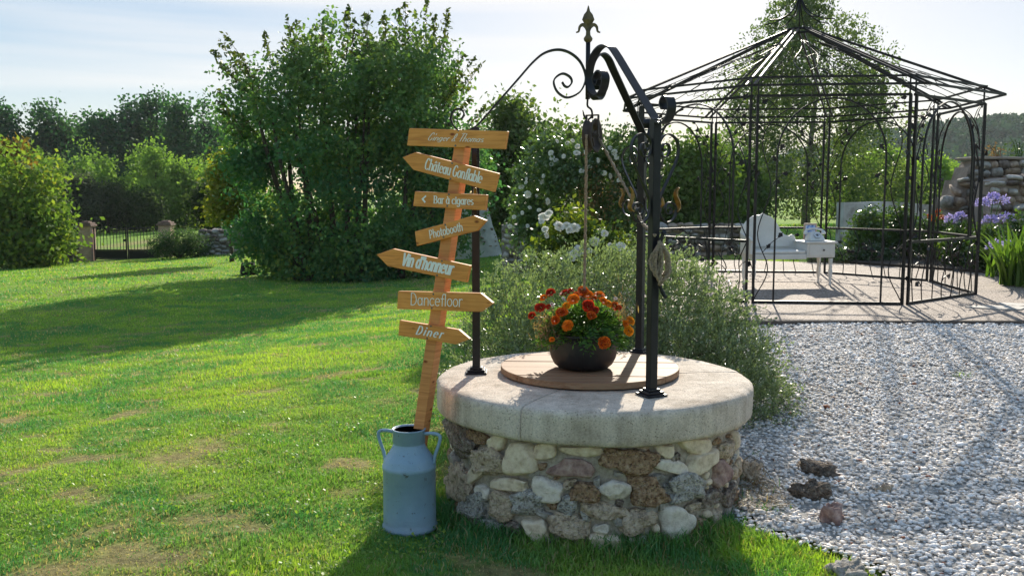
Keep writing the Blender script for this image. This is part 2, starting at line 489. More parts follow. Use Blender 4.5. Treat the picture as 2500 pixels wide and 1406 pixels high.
v = coords(nt, 'Object'); n1 = nd(nt, "ShaderNodeTexNoise", Scale=70, Detail=4); nt.links.new(v, n1.inputs['Vector'])
r1 = ramp(nt, n1.outputs['Fac'], [(.3, (.75, .75, .77)), (.7, (1.2, 1.19, 1.17))])
mu = nd(nt, "ShaderNodeMix", data_type='RGBA', blend_type='MULTIPLY'); mu.inputs['Factor'].default_value = 1
nt.links.new(a.outputs['Color'], mu.inputs['A']); nt.links.new(r1.outputs['Color'], mu.inputs['B']); nt.links.new(mu.outputs['Result'], b.inputs['Base Color'])
b.inputs['Roughness'].default_value = .7; b.inputs['Specular IOR Level'].default_value = .35
bump(nt, b, n1.outputs['Fac'], .3, .004)
M['pebble'] = m
tag(link('gravel_pebbles', np_mesh('gravel_pebbles', vv, None, ff, cc), m), 'loose pale grey gravel covering the yard', 'gravel', kind='stuff')

# ---- platform of washed aggregate
mb = MB()
pl = [np.array([x, y, FLOOR]) for x, y in PLATFORM]
mb.prism(pl, (0, 0, -.28))
m, nt, b = new_mat('washed_aggregate'); v = coords(nt, 'Object')
vo = nd(nt, "ShaderNodeTexVoronoi", Scale=62); nt.links.new(v, vo.inputs['Vector'])
n1 = nd(nt, "ShaderNodeTexNoise", Scale=2.2, Detail=6); nt.links.new(v, n1.inputs['Vector'])
r1 = ramp(nt, vo.outputs['Color'], [(.15, (.16, .12, .095)), (.5, (.33, .265, .22)), (.9, (.52, .44, .38))])
r2 = ramp(nt, n1.outputs['Fac'], [(.3, (.8, .8, .8)), (.7, (1.12, 1.1, 1.08))])
mu = nd(nt, "ShaderNodeMix", data_type='RGBA', blend_type='MULTIPLY'); mu.inputs['Factor'].default_value = 1
nt.links.new(r1.outputs['Color'], mu.inputs['A']); nt.links.new(r2.outputs['Color'], mu.inputs['B']); nt.links.new(mu.outputs['Result'], b.inputs['Base Color'])
b.inputs['Roughness'].default_value = .8; b.inputs['Specular IOR Level'].default_value = .25
bump(nt, b, vo.outputs['Distance'], .9, .012)
o = link('paved_platform', mb.mesh('paved_platform'), m); tag(o, 'raised pinkish platform of washed aggregate under the gazebo', 'platform', kind='structure'); ORG[o.name] = np.zeros(3)
mb = MB(); mb.box((4.75, 8.925, FLOOR - .085), (7.8, .046, .17))
o = link('platform_kerb', mb.mesh('platform_kerb'), noisy('dark_kerb', [(.3, (.07, .055, .045)), (.7, (.16, .13, .11))], 6, 6, .9, .4, .01)); tag(o, 'dark low kerb edging the front of the platform', 'kerb', kind='structure')  # front kerb coloured darker than the platform top
# flat stones let into the platform
for k, (px, py, w, d, rz) in enumerate(((2440, 752, .62, .34, .2), (2478, 745, .4, .3, -.2))):
    c = G(px, py, FLOOR); mb = MB(); pts = []
    for t in range(9):
        th = 2 * math.pi * t / 9; rr = 1 + .18 * math.sin(3 * th + k)
        pts.append((c[0] + w / 2 * rr * math.cos(th + rz), c[1] + d / 2 * rr * math.sin(th + rz), FLOOR + .012))
    mb.prism(pts, (0, 0, -.02))
    o = link('paving_stone', mb.mesh('paving_stone'), noisy('pale_flag', [(.3, (.3, .27, .24)), (.7, (.45, .42, .38))], 9, 5, .8, .3)); tag(o, 'flat pale stone let into the platform near the right edge', 'paving', kind='structure')

# ------------------------------------------------------------------ the well
SLAB = .665; ST = .165; WC = np.array([.437, 4.945]); WR = .838; RW = .765
well = thing('stone_well', (WC[0], WC[1], 0), 'round stone well with rubble walls and a thick concrete coping', 'well')
def nz3(p, s, seed=0): return mnoise.noise(Vector((p[0] * s + seed * 7.1, p[1] * s + seed * 3.3, p[2] * s - seed * 5.7)))
# mortar core
vs, fs = [], []
NA, NZ = 180, 16
for i in range(NZ + 1):
    z = -.1 + (SLAB - ST + .1 + .01) * i / NZ
    for k in range(NA):
        th = 2 * math.pi * k / NA; p = (math.cos(th) * RW, math.sin(th) * RW, z)
        r = RW - .012 + .014 * nz3(p, 9) + .010 * nz3(p, 24, 2)
        vs.append((WC[0] + r * math.cos(th), WC[1] + r * math.sin(th), z))
for i in range(NZ):
    for k in range(NA): fs.append((i * NA + k, i * NA + (k + 1) % NA, (i + 1) * NA + (k + 1) % NA, (i + 1) * NA + k))
mb = MB(); mb.add(vs, fs, True)
M['mortar'] = noisy('lime_mortar', [(.3, (.30, .255, .20)), (.55, (.48, .42, .345)), (.75, (.62, .555, .47))], 45, 8, .95, .9, .012, 170, spec=.2)
part('mortar_wall', mb, M['mortar'], well)
ST_M = {
 'cream': noisy('cream_fieldstone', [(.25, (.40, .29, .19)), (.5, (.70, .575, .42)), (.75, (.84, .74, .58))], 27, 7, .9, 0.62, .012, 120, spec=.25),
 'white': noisy('white_fieldstone', [(.25, (.42, .35, .28)), (.5, (.70, .62, .52)), (.75, (.84, .77, .67))], 30, 7, .85, 0.62, .012, 120, spec=.25),
 'tan': noisy('tan_pitted_stone', [(.25, (0.260, 0.182, 0.117)), (.5, (0.650, 0.507, 0.364)), (.75, (0.858, 0.728, 0.559))], 39, 8, .92, 1.00, .02, 108, spec=.2, voro=(52, .5, .7, .02)),
 'brown': noisy('brown_pitted_stone', [(.25, (0.156, 0.078, 0.046)), (.5, (0.442, 0.280, 0.169)), (.75, (0.715, 0.533, 0.364))], 42, 8, .92, 1.00, .02, 120, spec=.2, voro=(68, .5, .9, .02)),
 'dark': noisy('dark_pitted_stone', [(.25, (0.104, 0.078, 0.065)), (.5, (0.325, 0.254, 0.202)), (.75, (0.624, 0.546, 0.468))], 42, 8, .92, 1.00, .02, 120, spec=.2, voro=(56, .5, .9, .02)),
 'red': noisy('red_brown_stone', [(.25, (0.143, 0.085, 0.072)), (.5, (0.325, 0.208, 0.176)), (.75, (0.546, 0.416, 0.351))], 27, 7, .85, 0.62, .01, 120, spec=.25),
 'grey': noisy('grey_stone', [(.25, (0.208, 0.182, 0.156)), (.5, (0.416, 0.377, 0.325)), (.75, (0.624, 0.585, 0.533))], 33, 8, .92, 1.00, .016, 120, spec=.2, voro=(60, .4, .5, .012)),
 'pit': noisy('white_pitted_stone', [(.25, (0.156, 0.130, 0.117)), (.5, (0.572, 0.533, 0.481)), (.75, (0.832, 0.793, 0.741))], 39, 8, .92, 1.00, .02, 120, spec=.2, voro=(60, .55, .9, .02)),
}
ICO3 = ico(4)
def stone_mesh(w, h, d, seed, rough=.16, base=ICO3, block=.72):
    bv, bf = base; out = []
    rs = random.Random(seed); ph = rs.random() * 6.28; sk = rs.uniform(-.3, .3)
    pln = [(nrm([rs.gauss(0, 1), rs.gauss(0, 1), rs.gauss(0, .8)]), rs.uniform(.66, .9)) for _ in range(11)] + [(np.array([0, 0, 1.]), .72)]
    N_ = np.array([p_[0] for p_ in pln]); D_ = np.array([p_[1] for p_ in pln]); dot = bv @ N_.T
    cut = np.minimum(1.0, np.where(dot > .05, D_ / np.maximum(dot, .05), 9).min(1))
    for p, ct in zip(bv, cut):
        q_ = [math.copysign(abs(c) ** block, c) for c in p]
        th = math.atan2(p[1], p[0])
        k = 1 + .13 * math.sin(2 * th + ph) + .09 * math.sin(3 * th + 2 * ph)
        n_ = mnoise.noise(Vector(p) * 1.6 + Vector((seed * 3.7, 0, 0))) * rough * 1.5 + mnoise.noise(Vector(p) * 4.5 + Vector((0, seed * 1.9, 0))) * rough * .7 + mnoise.noise(Vector(p) * 11 + Vector((0, 0, seed))) * rough * .3
        k = (k + n_) * ct * 1.12
        out.append(((q_[0] + sk * q_[1] * .5) * k * w / 2, q_[1] * k * h / 2, q_[2] * (1 + n_) * ct * 1.12 * d / 2))
    return np.array(out), bf
def cyl_hit(px, py, r):
    d = ray(px, py); ox, oy = -WC[0], -WC[1]
    A = d[0] ** 2 + d[1] ** 2; B = 2 * (d[0] * ox + d[1] * oy); C = ox * ox + oy * oy - r * r
    D = B * B - 4 * A * C
    if D < 0: return None
    t = (-B - math.sqrt(D)) / (2 * A); return np.array([0, 0, CAMZ]) + d * t
STONES = [(235,780,72,72,'brown',0),(335,805,100,78,'cream',.5),(455,885,150,170,'cream',.2),(290,895,150,140,'tan',.2),(238,950,140,76,'cream',.6),(580,848,125,84,'cream',.1),
 (775,850,190,60,'cream',0),(715,932,232,92,'red',0),(995,888,275,128,'brown',0),(1060,830,75,34,'tan',0),(1180,845,80,72,'cream',0),(1330,822,150,84,'cream',-.1),(1228,932,176,80,'white',-.35),
 (1365,893,122,122,'cream',0),(1222,880,50,48,'dark',0),(405,1012,195,76,'cream',.15),(597,1035,162,116,'white',.1),(272,1048,66,76,'white',0),(160,985,120,150,'tan',0),(232,1110,145,118,'pit',.2),
 (370,1120,140,155,'tan',0),(498,1097,180,104,'pit',.1),(690,1115,95,108,'pit',0),(780,1050,148,108,'brown',0),(930,1035,142,106,'white',0),(1090,1045,180,142,'brown',.15),(1280,1030,205,142,'pit',-.15),
 (870,1140,205,84,'tan',0),(700,1215,190,130,'tan',0),(545,1232,130,110,'cream',.2),(865,1228,92,56,'white',0),(1035,1190,158,130,'tan',0),(1235,1190,165,152,'white',0),(880,1305,172,92,'cream',0),(1065,1292,145,64,'white',0),
 (320,1212,125,74,'pit',0),(150,775,115,140,'dark',0),(1460,955,84,120,'red',0),(1400,1075,90,86,'dark',0),(1480,850,66,110,'tan',0),(130,890,50,80,'grey',0),(945,960,60,30,'grey',0),(700,1010,60,40,'tan',.3),
 (520,960,60,40,'grey',0),(1140,975,70,36,'grey',.2),(840,1000,40,60,'grey',0),(1170,1120,60,60,'grey',0),(780,1170,50,50,'grey',0),(1320,1120,80,50,'tan',0),(580,1160,80,40,'grey',.1),(420,1230,90,80,'dark',0),
 (560,1290,120,50,'grey',0),(1180,1300,90,60,'grey',0),(1490,1060,60,90,'dark',0),(240,1200,90,80,'dark',0),(950,1105,50,34,'dark',0),(1110,1135,60,50,'grey',0),(940,1190,60,60,'grey',0)]
taken = []
def put_stone(p, w, h, typ, rot, seed, base=ICO3):
    th = math.atan2(p[1] - WC[1], p[0] - WC[0])
    big = typ in ('brown', 'tan', 'dark', 'pit')
    v_, f_ = stone_mesh(w, h, min(.13, .6 * min(w, h) + .035), seed, .20 if big else .075, base, .74 if big else .8)
    c, s = math.cos(rot), math.sin(rot)
    v_[:, :2] = v_[:, :2] @ np.array([[c, s], [-s, c]])
    t = np.array([-math.sin(th), math.cos(th), 0]); n_ = np.array([math.cos(th), math.sin(th), 0]); z_ = np.array([0, 0, 1.])
    W = v_[:, :1] * t + v_[:, 1:2] * z_ + v_[:, 2:3] * n_
    # bend to the round of the wall
    ctr = np.array([WC[0] + (RW - .012) * n_[0], WC[1] + (RW - .012) * n_[1], p[2]])
    W = W + ctr
    ang = v_[:, 0] / RW; rr = RW - .012 + v_[:, 2]
    W[:, 0] = WC[0] + rr * np.cos(th + ang); W[:, 1] = WC[1] + rr * np.sin(th + ang)
    npart('stone', W, None, f_, ST_M[typ], well, None, True)
for i, (cx, cy, w, h, typ, rot) in enumerate(STONES):
    px, py = 1040 + cx / 2.009, 680 + cy / 2.009
    p = cyl_hit(px, py, RW + .01)
    if p is None: continue
    th = math.atan2(p[1] - WC[1], p[0] - WC[0]); vd = nrm(ray(px, py)[:2]); face = max(.30, abs(vd[0] * math.cos(th) + vd[1] * math.sin(th)))
    s = p[1] / F * 1.01
    put_stone(p, w / 2.009 * s / face * 1.0, h / 2.009 * s * 1.02, typ, rot, i + 1)
    taken.append((th, p[2], max(w / 2.009 * s / face, .05), h / 2.009 * s))
rs = random.Random(5); k = 0
for tries in range(4700):
    th = rs.uniform(-math.pi, math.pi); z = rs.uniform(.02, .45)
    w = rs.uniform(.07, .16) if tries < 2000 else rs.uniform(.028, .07); h = w * rs.uniform(.55, .95)
    ok = all(abs((th - a + math.pi) % (2 * math.pi) - math.pi) * RW > (w + ww) * .46 or abs(z - zz) > (h + hh) * .46 for a, zz, ww, hh in taken)
    if ok and z + h / 2 < SLAB - ST + .01:
        # skip the side nobody can stand on because of the hedge only when already crowded
        put_stone((WC[0] + math.cos(th), WC[1] + math.sin(th), z), w, h, rs.choice(['cream', 'white', 'tan', 'brown', 'cream', 'grey', 'pit']), rs.uniform(-.2, .2), 200 + k, ICO2)
        taken.append((th, z, w, h)); k += 1
# coping: three segments with open joints
m, nt, b = new_mat('weathered_concrete'); v = coords(nt, 'Object')
n1 = nd(nt, "ShaderNodeTexNoise", Scale=5, Detail=8, Roughness=.65); nt.links.new(v, n1.inputs['Vector'])
n2 = nd(nt, "ShaderNodeTexNoise", Scale=110, Detail=6, Roughness=.75); nt.links.new(v, n2.inputs['Vector'])
vo = nd(nt, "ShaderNodeTexVoronoi", Scale=88); nt.links.new(v, vo.inputs['Vector'])
v2 = coords(nt, 'Object', (22, 22, .8)); n3 = nd(nt, "ShaderNodeTexNoise", Scale=1, Detail=4); nt.links.new(v2, n3.inputs['Vector'])
r1 = ramp(nt, n1.outputs['Fac'], [(.3, (.40, .335, .265)), (.5, (.58, .50, .415)), (.72, (.68, .60, .51))])
r2 = ramp(nt, n2.outputs['Fac'], [(.32, (.55, .55, .56)), (.5, (1, 1, 1)), (.7, (1.22, 1.2, 1.16))])
pk = ramp(nt, vo.outputs['Color'], [(.60, (0, 0, 0)), (.66, (1, 1, 1))])
ds = ramp(nt, vo.outputs['Distance'], [(.10, (.45, .42, .39)), (.36, (1, 1, 1))])
r3 = nd(nt, "ShaderNodeMix", data_type='RGBA'); nt.links.new(pk.outputs['Color'], r3.inputs['Factor']); r3.inputs['A'].default_value = (1, 1, 1, 1); nt.links.new(ds.outputs['Color'], r3.inputs['B'])
r4 = ramp(nt, n3.outputs['Fac'], [(.35, (.82, .80, .78)), (.6, (1.05, 1.05, 1.05))])
cur = r1.outputs['Color']
for rr in (r2, r3, r4):
    mu = nd(nt, "ShaderNodeMix", data_type='RGBA', blend_type='MULTIPLY'); mu.inputs['Factor'].default_value = .9
    nt.links.new(cur, mu.inputs['A']); nt.links.new(rr.outputs['Result' if rr is r3 else 'Color'], mu.inputs['B']); cur = mu.outputs['Result']
nt.links.new(cur, b.inputs['Base Color']); b.inputs['Roughness'].default_value = .92; b.inputs['Specular IOR Level'].default_value = .25
ch = bump(nt, b, n2.outputs['Fac'], .55, .008); bump(nt, b, r3.outputs['Result'], .6, .008, ch)
M['concrete'] = m
def sang(px, py):
    p = G(px, py, SLAB); return math.atan2(p[1] - WC[1], p[0] - WC[0])
JA = sorted([sang(1262, 996), sang(1822, 908), sang(1268, 853)])
for j in range(3):
    a0, a1 = JA[j], JA[(j + 1) % 3]
    if a1 < a0: a1 += 2 * math.pi
    prof = [(.36, SLAB - .02), (.37, SLAB - .002), (.50, SLAB), (.60, SLAB), (.68, SLAB), (.74, SLAB - .001), (.79, SLAB - .002), (.812, SLAB - .005), (.828, SLAB - .013), (.836, SLAB - .026), (WR, SLAB - .045), (WR, SLAB - .075),
            (WR, SLAB - .105), (WR, SLAB - .135), (WR - .003, SLAB - .155), (WR - .012, SLAB - ST), (.72, SLAB - ST), (.60, SLAB - ST), (.36, SLAB - ST)]
    na = max(8, int((a1 - a0) / R_(1.2))); vs = []; fs = []; np_ = len(prof)
    for i in range(na + 1):
        for (r, z) in prof:
            gap = .0030 / r
            th = a0 + gap + (a1 - a0 - 2 * gap) * i / na
            p = (r * math.cos(th), r * math.sin(th), z); dn = .006 * nz3(p, 7) + .004 * nz3(p, 30, 1)
            edge = 1 if (.78 < r) else .25
            vs.append((WC[0] + (r + dn * edge) * math.cos(th), WC[1] + (r + dn * edge) * math.sin(th), z + dn * (.6 if r < .8 else .3) + (.010 * nz3(p, 3, 4) if z < SLAB - .14 else 0)))
    for i in range(na):
        for k in range(np_ - 1): fs.append((i * np_ + k, i * np_ + k + 1, (i + 1) * np_ + k + 1, (i + 1) * np_ + k))
    fs += [tuple(reversed(range(np_))), tuple(na * np_ + k for k in range(np_))]
    mb = MB(); mb.add(vs, fs, True)
    part('coping_slab', mb, M['concrete'], well)

# ---- wooden lid of planks
LC = np.array([.425, 5.03]); LR = .487; LZ = SLAB + .004; LT = .034
lid = thing('wooden_lid', (LC[0], LC[1], LZ), 'round weathered plank lid covering the well under the flower pot', 'lid')
def wood(name, stops, lrot=0, fine=1.0, rough=.7):
    m, nt, b = new_mat(name)
    v = coords(nt, 'Object', (1.2 * fine, 26 * fine, 26 * fine), (0, 0, lrot))
    n1 = nd(nt, "ShaderNodeTexNoise", Scale=1.6, Detail=6, Roughness=.6, Distortion=.6); nt.links.new(v, n1.inputs['Vector'])
    r1 = ramp(nt, n1.outputs['Fac'], stops); nt.links.new(r1.outputs['Color'], b.inputs['Base Color'])
    b.inputs['Roughness'].default_value = rough; b.inputs['Specular IOR Level'].default_value = .3
    bump(nt, b, n1.outputs['Fac'], .35, .004)
    return m
M['lid_wood'] = wood('weathered_pine', [(.25, (.15, .07, .035)), (.5, (.29, .17, .095)), (.75, (.38, .25, .15))])
edges = [-.487, -.30, -.06, .10, .30, .487]; la = R_(-3)
for i in range(5):
    y0, y1 = edges[i] + .0025, edges[i + 1] - .0025
    poly = []
    for s_, (ya, yb) in ((1, (y0, y1)), (-1, (y1, y0))):
        for t in range(15):
            y = ya + (yb - ya) * t / 14; rr = math.sqrt(max(LR * LR - min(abs(y), LR) ** 2, 0)) * (1 + .006 * math.sin(9 * y))
            poly.append((s_ * rr, y))
    pts = [(LC[0] + x * math.cos(la) - y * math.sin(la), LC[1] + x * math.sin(la) + y * math.cos(la), LZ + LT + .0015 * (i % 2)) for x, y in poly]
    mb = MB(); mb.prism(pts, (0, 0, -LT)); part('plank', mb, M['lid_wood'], lid, .004)
# ------------------------------------------------------------------ wrought iron frame over the well
BASES = [G(1590, 965, SLAB), G(1163, 910, SLAB), G(1561, 864, SLAB)]
CTR = np.array([P(1435, 200, 5.02)[0], 5.02])
frame = thing('well_frame', (CTR[0], CTR[1], SLAB), 'black wrought iron frame of three posts and scrolled arms over the well', 'iron frame')
TOP = 2.03
def spline(pts, n=8):
    """Catmull-Rom through points"""
    p = [np.asarray(q, float) for q in pts]; p = [2 * p[0] - p[1]] + p + [2 * p[-1] - p[-2]]; out = []
    for i in range(1, len(p) - 2):
        for k in range(n):
            t = k / n; a, b, c, d = p[i - 1:i + 3]
            out.append(.5 * ((2 * b) + (-a + c) * t + (2 * a - 5 * b + 4 * c - d) * t * t + (-a + 3 * b - 3 * c + d) * t ** 3))
    out.append(p[-2]); return out
ARM = [(215,1105),(330,972),(450,835),(575,690),(700,545),(800,462),(915,430),(1020,455),(1110,530),(1157,640),(1150,720),(1100,800),(1000,840),(920,795),(885,715),(905,665),(965,635),(1025,665),(1040,710),(1010,748),(980,742),(957,708)]
arm_rz = []
for x, y in ARM:
    p = P(1100 + x / 3.515, y / 3.515, 5.02); arm_rz.append((CTR[0] - p[0], p[2]))
for bi, bpos in enumerate(BASES):
    d2 = bpos[:2] - CTR; rp = np.linalg.norm(d2); dr = np.array([*(d2 / rp), 0]); tan = np.array([-dr[1], dr[0], 0])
    yaw = math.atan2(dr[1], dr[0])
    rot = Matrix.Rotation(yaw, 3, 'Z')
    mb = MB(); mb.box((bpos[0], bpos[1], (SLAB + TOP) / 2 - .02), (.042, .042, TOP - SLAB - .04), rot)
    post = part('post', mb, M['iron'], frame, .003)
    mb = MB()
    mb.box((bpos[0], bpos[1], SLAB + .006), (.115, .115, .010), rot)
    mb.box((bpos[0], bpos[1], SLAB + .018), (.092, .092, .012), rot)
    mb.box((bpos[0], bpos[1], SLAB + .030), (.066, .066, .011), rot)
    part('base_plate', mb, M['iron'], post, .003)
    # arm: outer curl, straight rise, arch and inner scroll
    curl = [(rp + .075, 2.03), (rp + .06, 2.06), (rp + .08, 2.085), (rp + .115, 2.075), (rp + .128, 2.03), (rp + .105, 1.985), (rp + .06, 1.968), (rp + .01, 1.985), (rp - .03, 2.02)]
    q0, q1 = (rp - .03, 2.02), (arm_rz[4][0], arm_rz[4][1])
    path = [(r, z) for r, z in curl] + [(q0[0] + (q1[0] - q0[0]) * f, q0[1] + (q1[1] - q0[1]) * f) for f in (.25, .5, .75)] + [(r, z) for r, z in arm_rz[4:]]
    pts = [np.array([CTR[0] + dr[0] * r, CTR[1] + dr[1] * r, z]) for r, z in spline(path, 6)]
    mb = MB(); mb.flat(pts, tan, .046, .0085); part('arm', mb, M['iron'], frame)
    # lyre scrolls on both sides of the post
    for sgn in (-1, 1):
        pl_ = [(.040, 1.820), (.052, 1.842), (.034, 1.868), (.008 + .004, 1.845), (.014, 1.80), (.045, 1.782)]
        S = [(.044, 1.822), (.056, 1.812), (.066, 1.828), (.056, 1.85), (.032, 1.846), (.024, 1.815), (.040, 1.788), (.072, 1.79), (.098, 1.825), (.102, 1.875), (.086, 1.915), (.052, 1.93)]
        top = [(.052 + (a - .052), b) for a, b in S]
        # from inner end of top curl, over the top, down the outside, in to the post and out again
        path = [(.050, 1.826), (.063, 1.830), (.060, 1.850), (.040, 1.853), (.030, 1.828), (.042, 1.802), (.072, 1.803), (.030, 1.800)]
        path = [(.058, 1.872), (.048, 1.862), (.040, 1.876), (.050, 1.896), (.074, 1.892), (.082, 1.866), (.068, 1.838), (.040, 1.836), (.024, 1.862), (.026, 1.905), (.058, 1.940), (.100, 1.934), (.128, 1.900), (.132, 1.850), (.110, 1.790), (.070, 1.715), (.036, 1.650), (.026, 1.600), (.036, 1.552), (.070, 1.524), (.108, 1.536), (.126, 1.572), (.116, 1.608), (.086, 1.618), (.064, 1.598), (.068, 1.570), (.092, 1.564), (.098, 1.584), (.086, 1.594)]
        pts = [np.array([bpos[0] + tan[0] * sgn * r, bpos[1] + tan[1] * sgn * r, z - .02]) for r, z in spline(path, 4)]
        mb = MB(); mb.flat(pts, dr, .020, .006); part('scroll', mb, M['iron'], frame)
        # gilded leaf standing on the lower scroll
        lf = [(.118, 1.575, .10), (.140, 1.600, .030), (.134, 1.64, .036), (.118, 1.675, .026), (.120, 1.71, .016), (.136, 1.735, .010)] if bi != 1 else [(.112, 1.575, .01), (.136, 1.61, .028), (.130, 1.65, .034), (.116, 1.685, .022), (.124, 1.72, .012), (.138, 1.735, .008)]
        lf = [(r, z, .03 if i == 0 else w) for i, (r, z, w) in enumerate(lf)]
        cl_ = spline([(.118 + (r - .118) * .8, 1.575 + (z - 1.575) * .72, w) for r, z, w in lf], 4); vs = []; fs = []
        for (r, z, w) in cl_:
            for a_ in (-1, -.4, 0, .4, 1):
                bend = .010 * (1 - a_ * a_) + (.003 if abs(a_) < .5 and a_ != 0 else 0)
                p = np.array([bpos[0], bpos[1], z - .02]) + tan * sgn * (r + bend) + dr * a_ * w * .45
                vs.append(p)
        n_ = len(cl_)
        for i in range(n_ - 1):
            for k in range(4): fs.append((i * 5 + k, i * 5 + k + 1, (i + 1) * 5 + k + 1, (i + 1) * 5 + k))
        mb = MB(); mb.add(vs, fs, True); o = part('gilded_leaf', mb, M['gold'], frame)
        so = o.modifiers.new("thick", 'SOLIDIFY'); so.thickness = .004
# centre rod, finial and hook
zt = P(1435, 100, 5.02)[2]; zb = P(1435, 243, 5.02)[2]
mb = MB(); mb.tube([(CTR[0], CTR[1], zb), (CTR[0], CTR[1], zt)], .0125, 10); rod = part('centre_rod', mb, M['iron'], frame)
zf = P(1435, 14, 5.02)[2]; L_ = zf - zt
mb = MB(); mb.lathe([(.012, -.01), (.022, .0), (.024, .012), (.013, .028), (.011, .06)], (CTR[0], CTR[1], zt), 12)
# spear blade, a flattened diamond with a rib
hh = [(.010, .05), (.014, .075), (.033, .108), (.023, .135), (.010, L_ * .83), (.003, L_ - .005), (.0005, L_)]
mb.lathe(hh, (CTR[0], CTR[1], zt), 4, False, (1, .55))
for sgn in (-1, 1):
    pts = spline([(0, 0, .055), (.012 * sgn, 0, .072), (.030 * sgn, 0, .082), (.045 * sgn, 0, .070), (.050 * sgn, 0, .048), (.064 * sgn, 0, .042)], 4)
    pts = [np.array([CTR[0], CTR[1], zt]) + p for p in pts]
    n_ = len(pts); mb.flat(pts, (0, 1, 0), .014, .024, [1 - .75 * i / n_ for i in range(n_)])
part('finial', mb, M['gold_dull'], frame)
pz = P(1437, 243, 5.02)[2]
mb = MB(); hk = spline([(0, 0, 0), (0, 0, -.035), (.020, 0, -.055), (.024, 0, -.085), (.004, 0, -.105), (-.016, 0, -.09), (-.026, 0, -.055)], 5)
mb.tube([np.array([CTR[0], CTR[1], pz]) + p for p in hk], [.006] * (len(hk) - 4) + [.005, .004, .003, .001], 6); part('hook', mb, M['iron'], frame)
# ---- pulley
pc = P(1446, 331, 5.02); PR = .092
pa = nrm(np.array([math.cos(R_(-26)), math.sin(R_(-26)), 0])); pt_ = np.array([-pa[1], pa[0], 0])
pul = thing('pulley', pc, 'dark iron pulley wheel hanging on a hook above the flower pot', 'pulley')
def wheel(prof, n=28):
    vs = []; fs = []; k = len(prof)
    for i in range(n):
        th = 2 * math.pi * i / n
        for (r, w) in prof: vs.append(pc + pa * w + (pt_ * math.cos(th) + np.array([0, 0, 1]) * math.sin(th)) * r)
    for i in range(n):
        for j in range(k): fs.append((i * k + j, i * k + (j + 1) % k, ((i + 1) % n) * k + (j + 1) % k, ((i + 1) % n) * k + j))
    mb = MB(); mb.add(vs, fs, True); return mb
mb = wheel([(PR, -.024), (PR - .018, -.006), (PR - .018, .006), (PR, .024), (PR - .012, .026), (PR - .03, .010), (PR - .03, -.010), (PR - .012, -.026)])
for k in range(4):
    th = math.pi / 2 * k + .4; e = pt_ * math.cos(th) + np.array([0, 0, 1]) * math.sin(th)
    mb.beam(pc + e * .012, pc + e * (PR - .025), .016, .010, pa)
M['rust'] = noisy('rusty_iron', [(.3, (.022, .018, .017)), (.7, (.07, .05, .042))], 30, 5, .7, .4, .004)
part('wheel', mb, M['rust'], pul)
mb = MB()
for s_ in (-1, 1):
    mb.flat([pc + pa * s_ * .034 + (0, 0, -.015), pc + pa * s_ * .034 + (0, 0, PR + .012)], pt_, .018, .006)
mb.flat([pc - pa * .036 + (0, 0, PR + .014), pc + pa * .036 + (0, 0, PR + .014)], pt_, .018, .007)
mb.tube([pc - pa * .040, pc + pa * .040], .009, 8)
ez = np.array([0, 0, 1.]); mb.tube([pc + ez * (PR + .010), pc + ez * (pz - .105 - pc[2] + .004)], .006, 6)
part('bracket', mb, M['rust'], pul)
# ---- rope
b0 = BASES[0]
rope = thing('rope', (b0[0] + .02, b0[1], 1.1), 'hemp rope running from the pulley to a bundle on the right post', 'rope')
def twisted(pts, r, step=.018):
    """two strands laid round each other"""
    p = [np.asarray(q, float) for q in pts]; out = []
    L = [0]
    for i in range(1, len(p)): L.append(L[-1] + np.linalg.norm(p[i] - p[i - 1]))
    n = max(4, int(L[-1] / step)); mb = MB()
    cs = [np.array([np.interp(L[-1] * k / n, L, [q[j] for q in p]) for j in range(3)]) for k in range(n + 1)]
    for ph in (0, math.pi):
        st = []
        for k, c in enumerate(cs):
            t = nrm(cs[min(k + 1, n)] - cs[max(k - 1, 0)]); a = nrm(np.cross(t, (0.3, .9, .1))); b_ = np.cross(t, a)
            th = k * 1.25 + ph; st.append(c + (a * math.cos(th) + b_ * math.sin(th)) * r * .42)
        mb.tube(st, r * .68, 5)
    return mb
potx, poty = P(1426, 700, 4.98)[0], 4.98
left_side = pc - nrm(np.array([pt_[0], pt_[1], 0])) * 0 + pt_ * (-PR + .01) if pt_[0] > 0 else pc + pt_ * (PR - .01)
right_side = pc + pt_ * (PR - .01) if pt_[0] > 0 else pc - pt_ * (PR - .01)
part('hanging_rope', twisted([left_side, P(1429, 560, 5.0), np.array([potx, poty, 1.02])], .0085), M['rope'], rope)
over = [right_side + (0, 0, .02) * 1]
knot = P(1600, 575, b0[1] - .04)
part('hauling_rope', twisted([right_side, P(1540, 482, 4.8), P(1568, 545, 4.62), knot], .0085), M['rope'], rope)
rs = random.Random(2)
for k in range(9):
    dx = (k - 4) * .0088; top = P(1611 + rs.uniform(-5, 5), 592 + rs.uniform(-6, 6), b0[1] - .045 - .006 * (k % 3)); bot = P(1610 + rs.uniform(-6, 6), 688 + rs.uniform(-18, 8), b0[1] - .045 - .006 * (k % 3))
    mid = (top + bot) / 2 + np.array([dx * 1.3, -.012 * rs.random(), 0]); q1 = top * .75 + bot * .25 + np.array([dx, -.012, 0]); q3 = top * .25 + bot * .75 + np.array([dx * 1.1 + rs.uniform(-.008, .008), -.012, 0])
    part('rope_loop', twisted(spline([top, q1, mid, q3, bot], 5), .0085, .014), M['rope'], rope)
mb = MB(); cl0, cl1 = P(1618, 572, b0[1] - .03), P(1622, 722, b0[1] - .03)
mid = P(1606, 640, b0[1] - .02)
cp_ = spline([cl0 + (.006, -.01, .012), cl0, P(1611, 600, b0[1] - .03), mid, P(1609, 690, b0[1] - .03), cl1, cl1 + (.006, -.006, -.004)], 5)
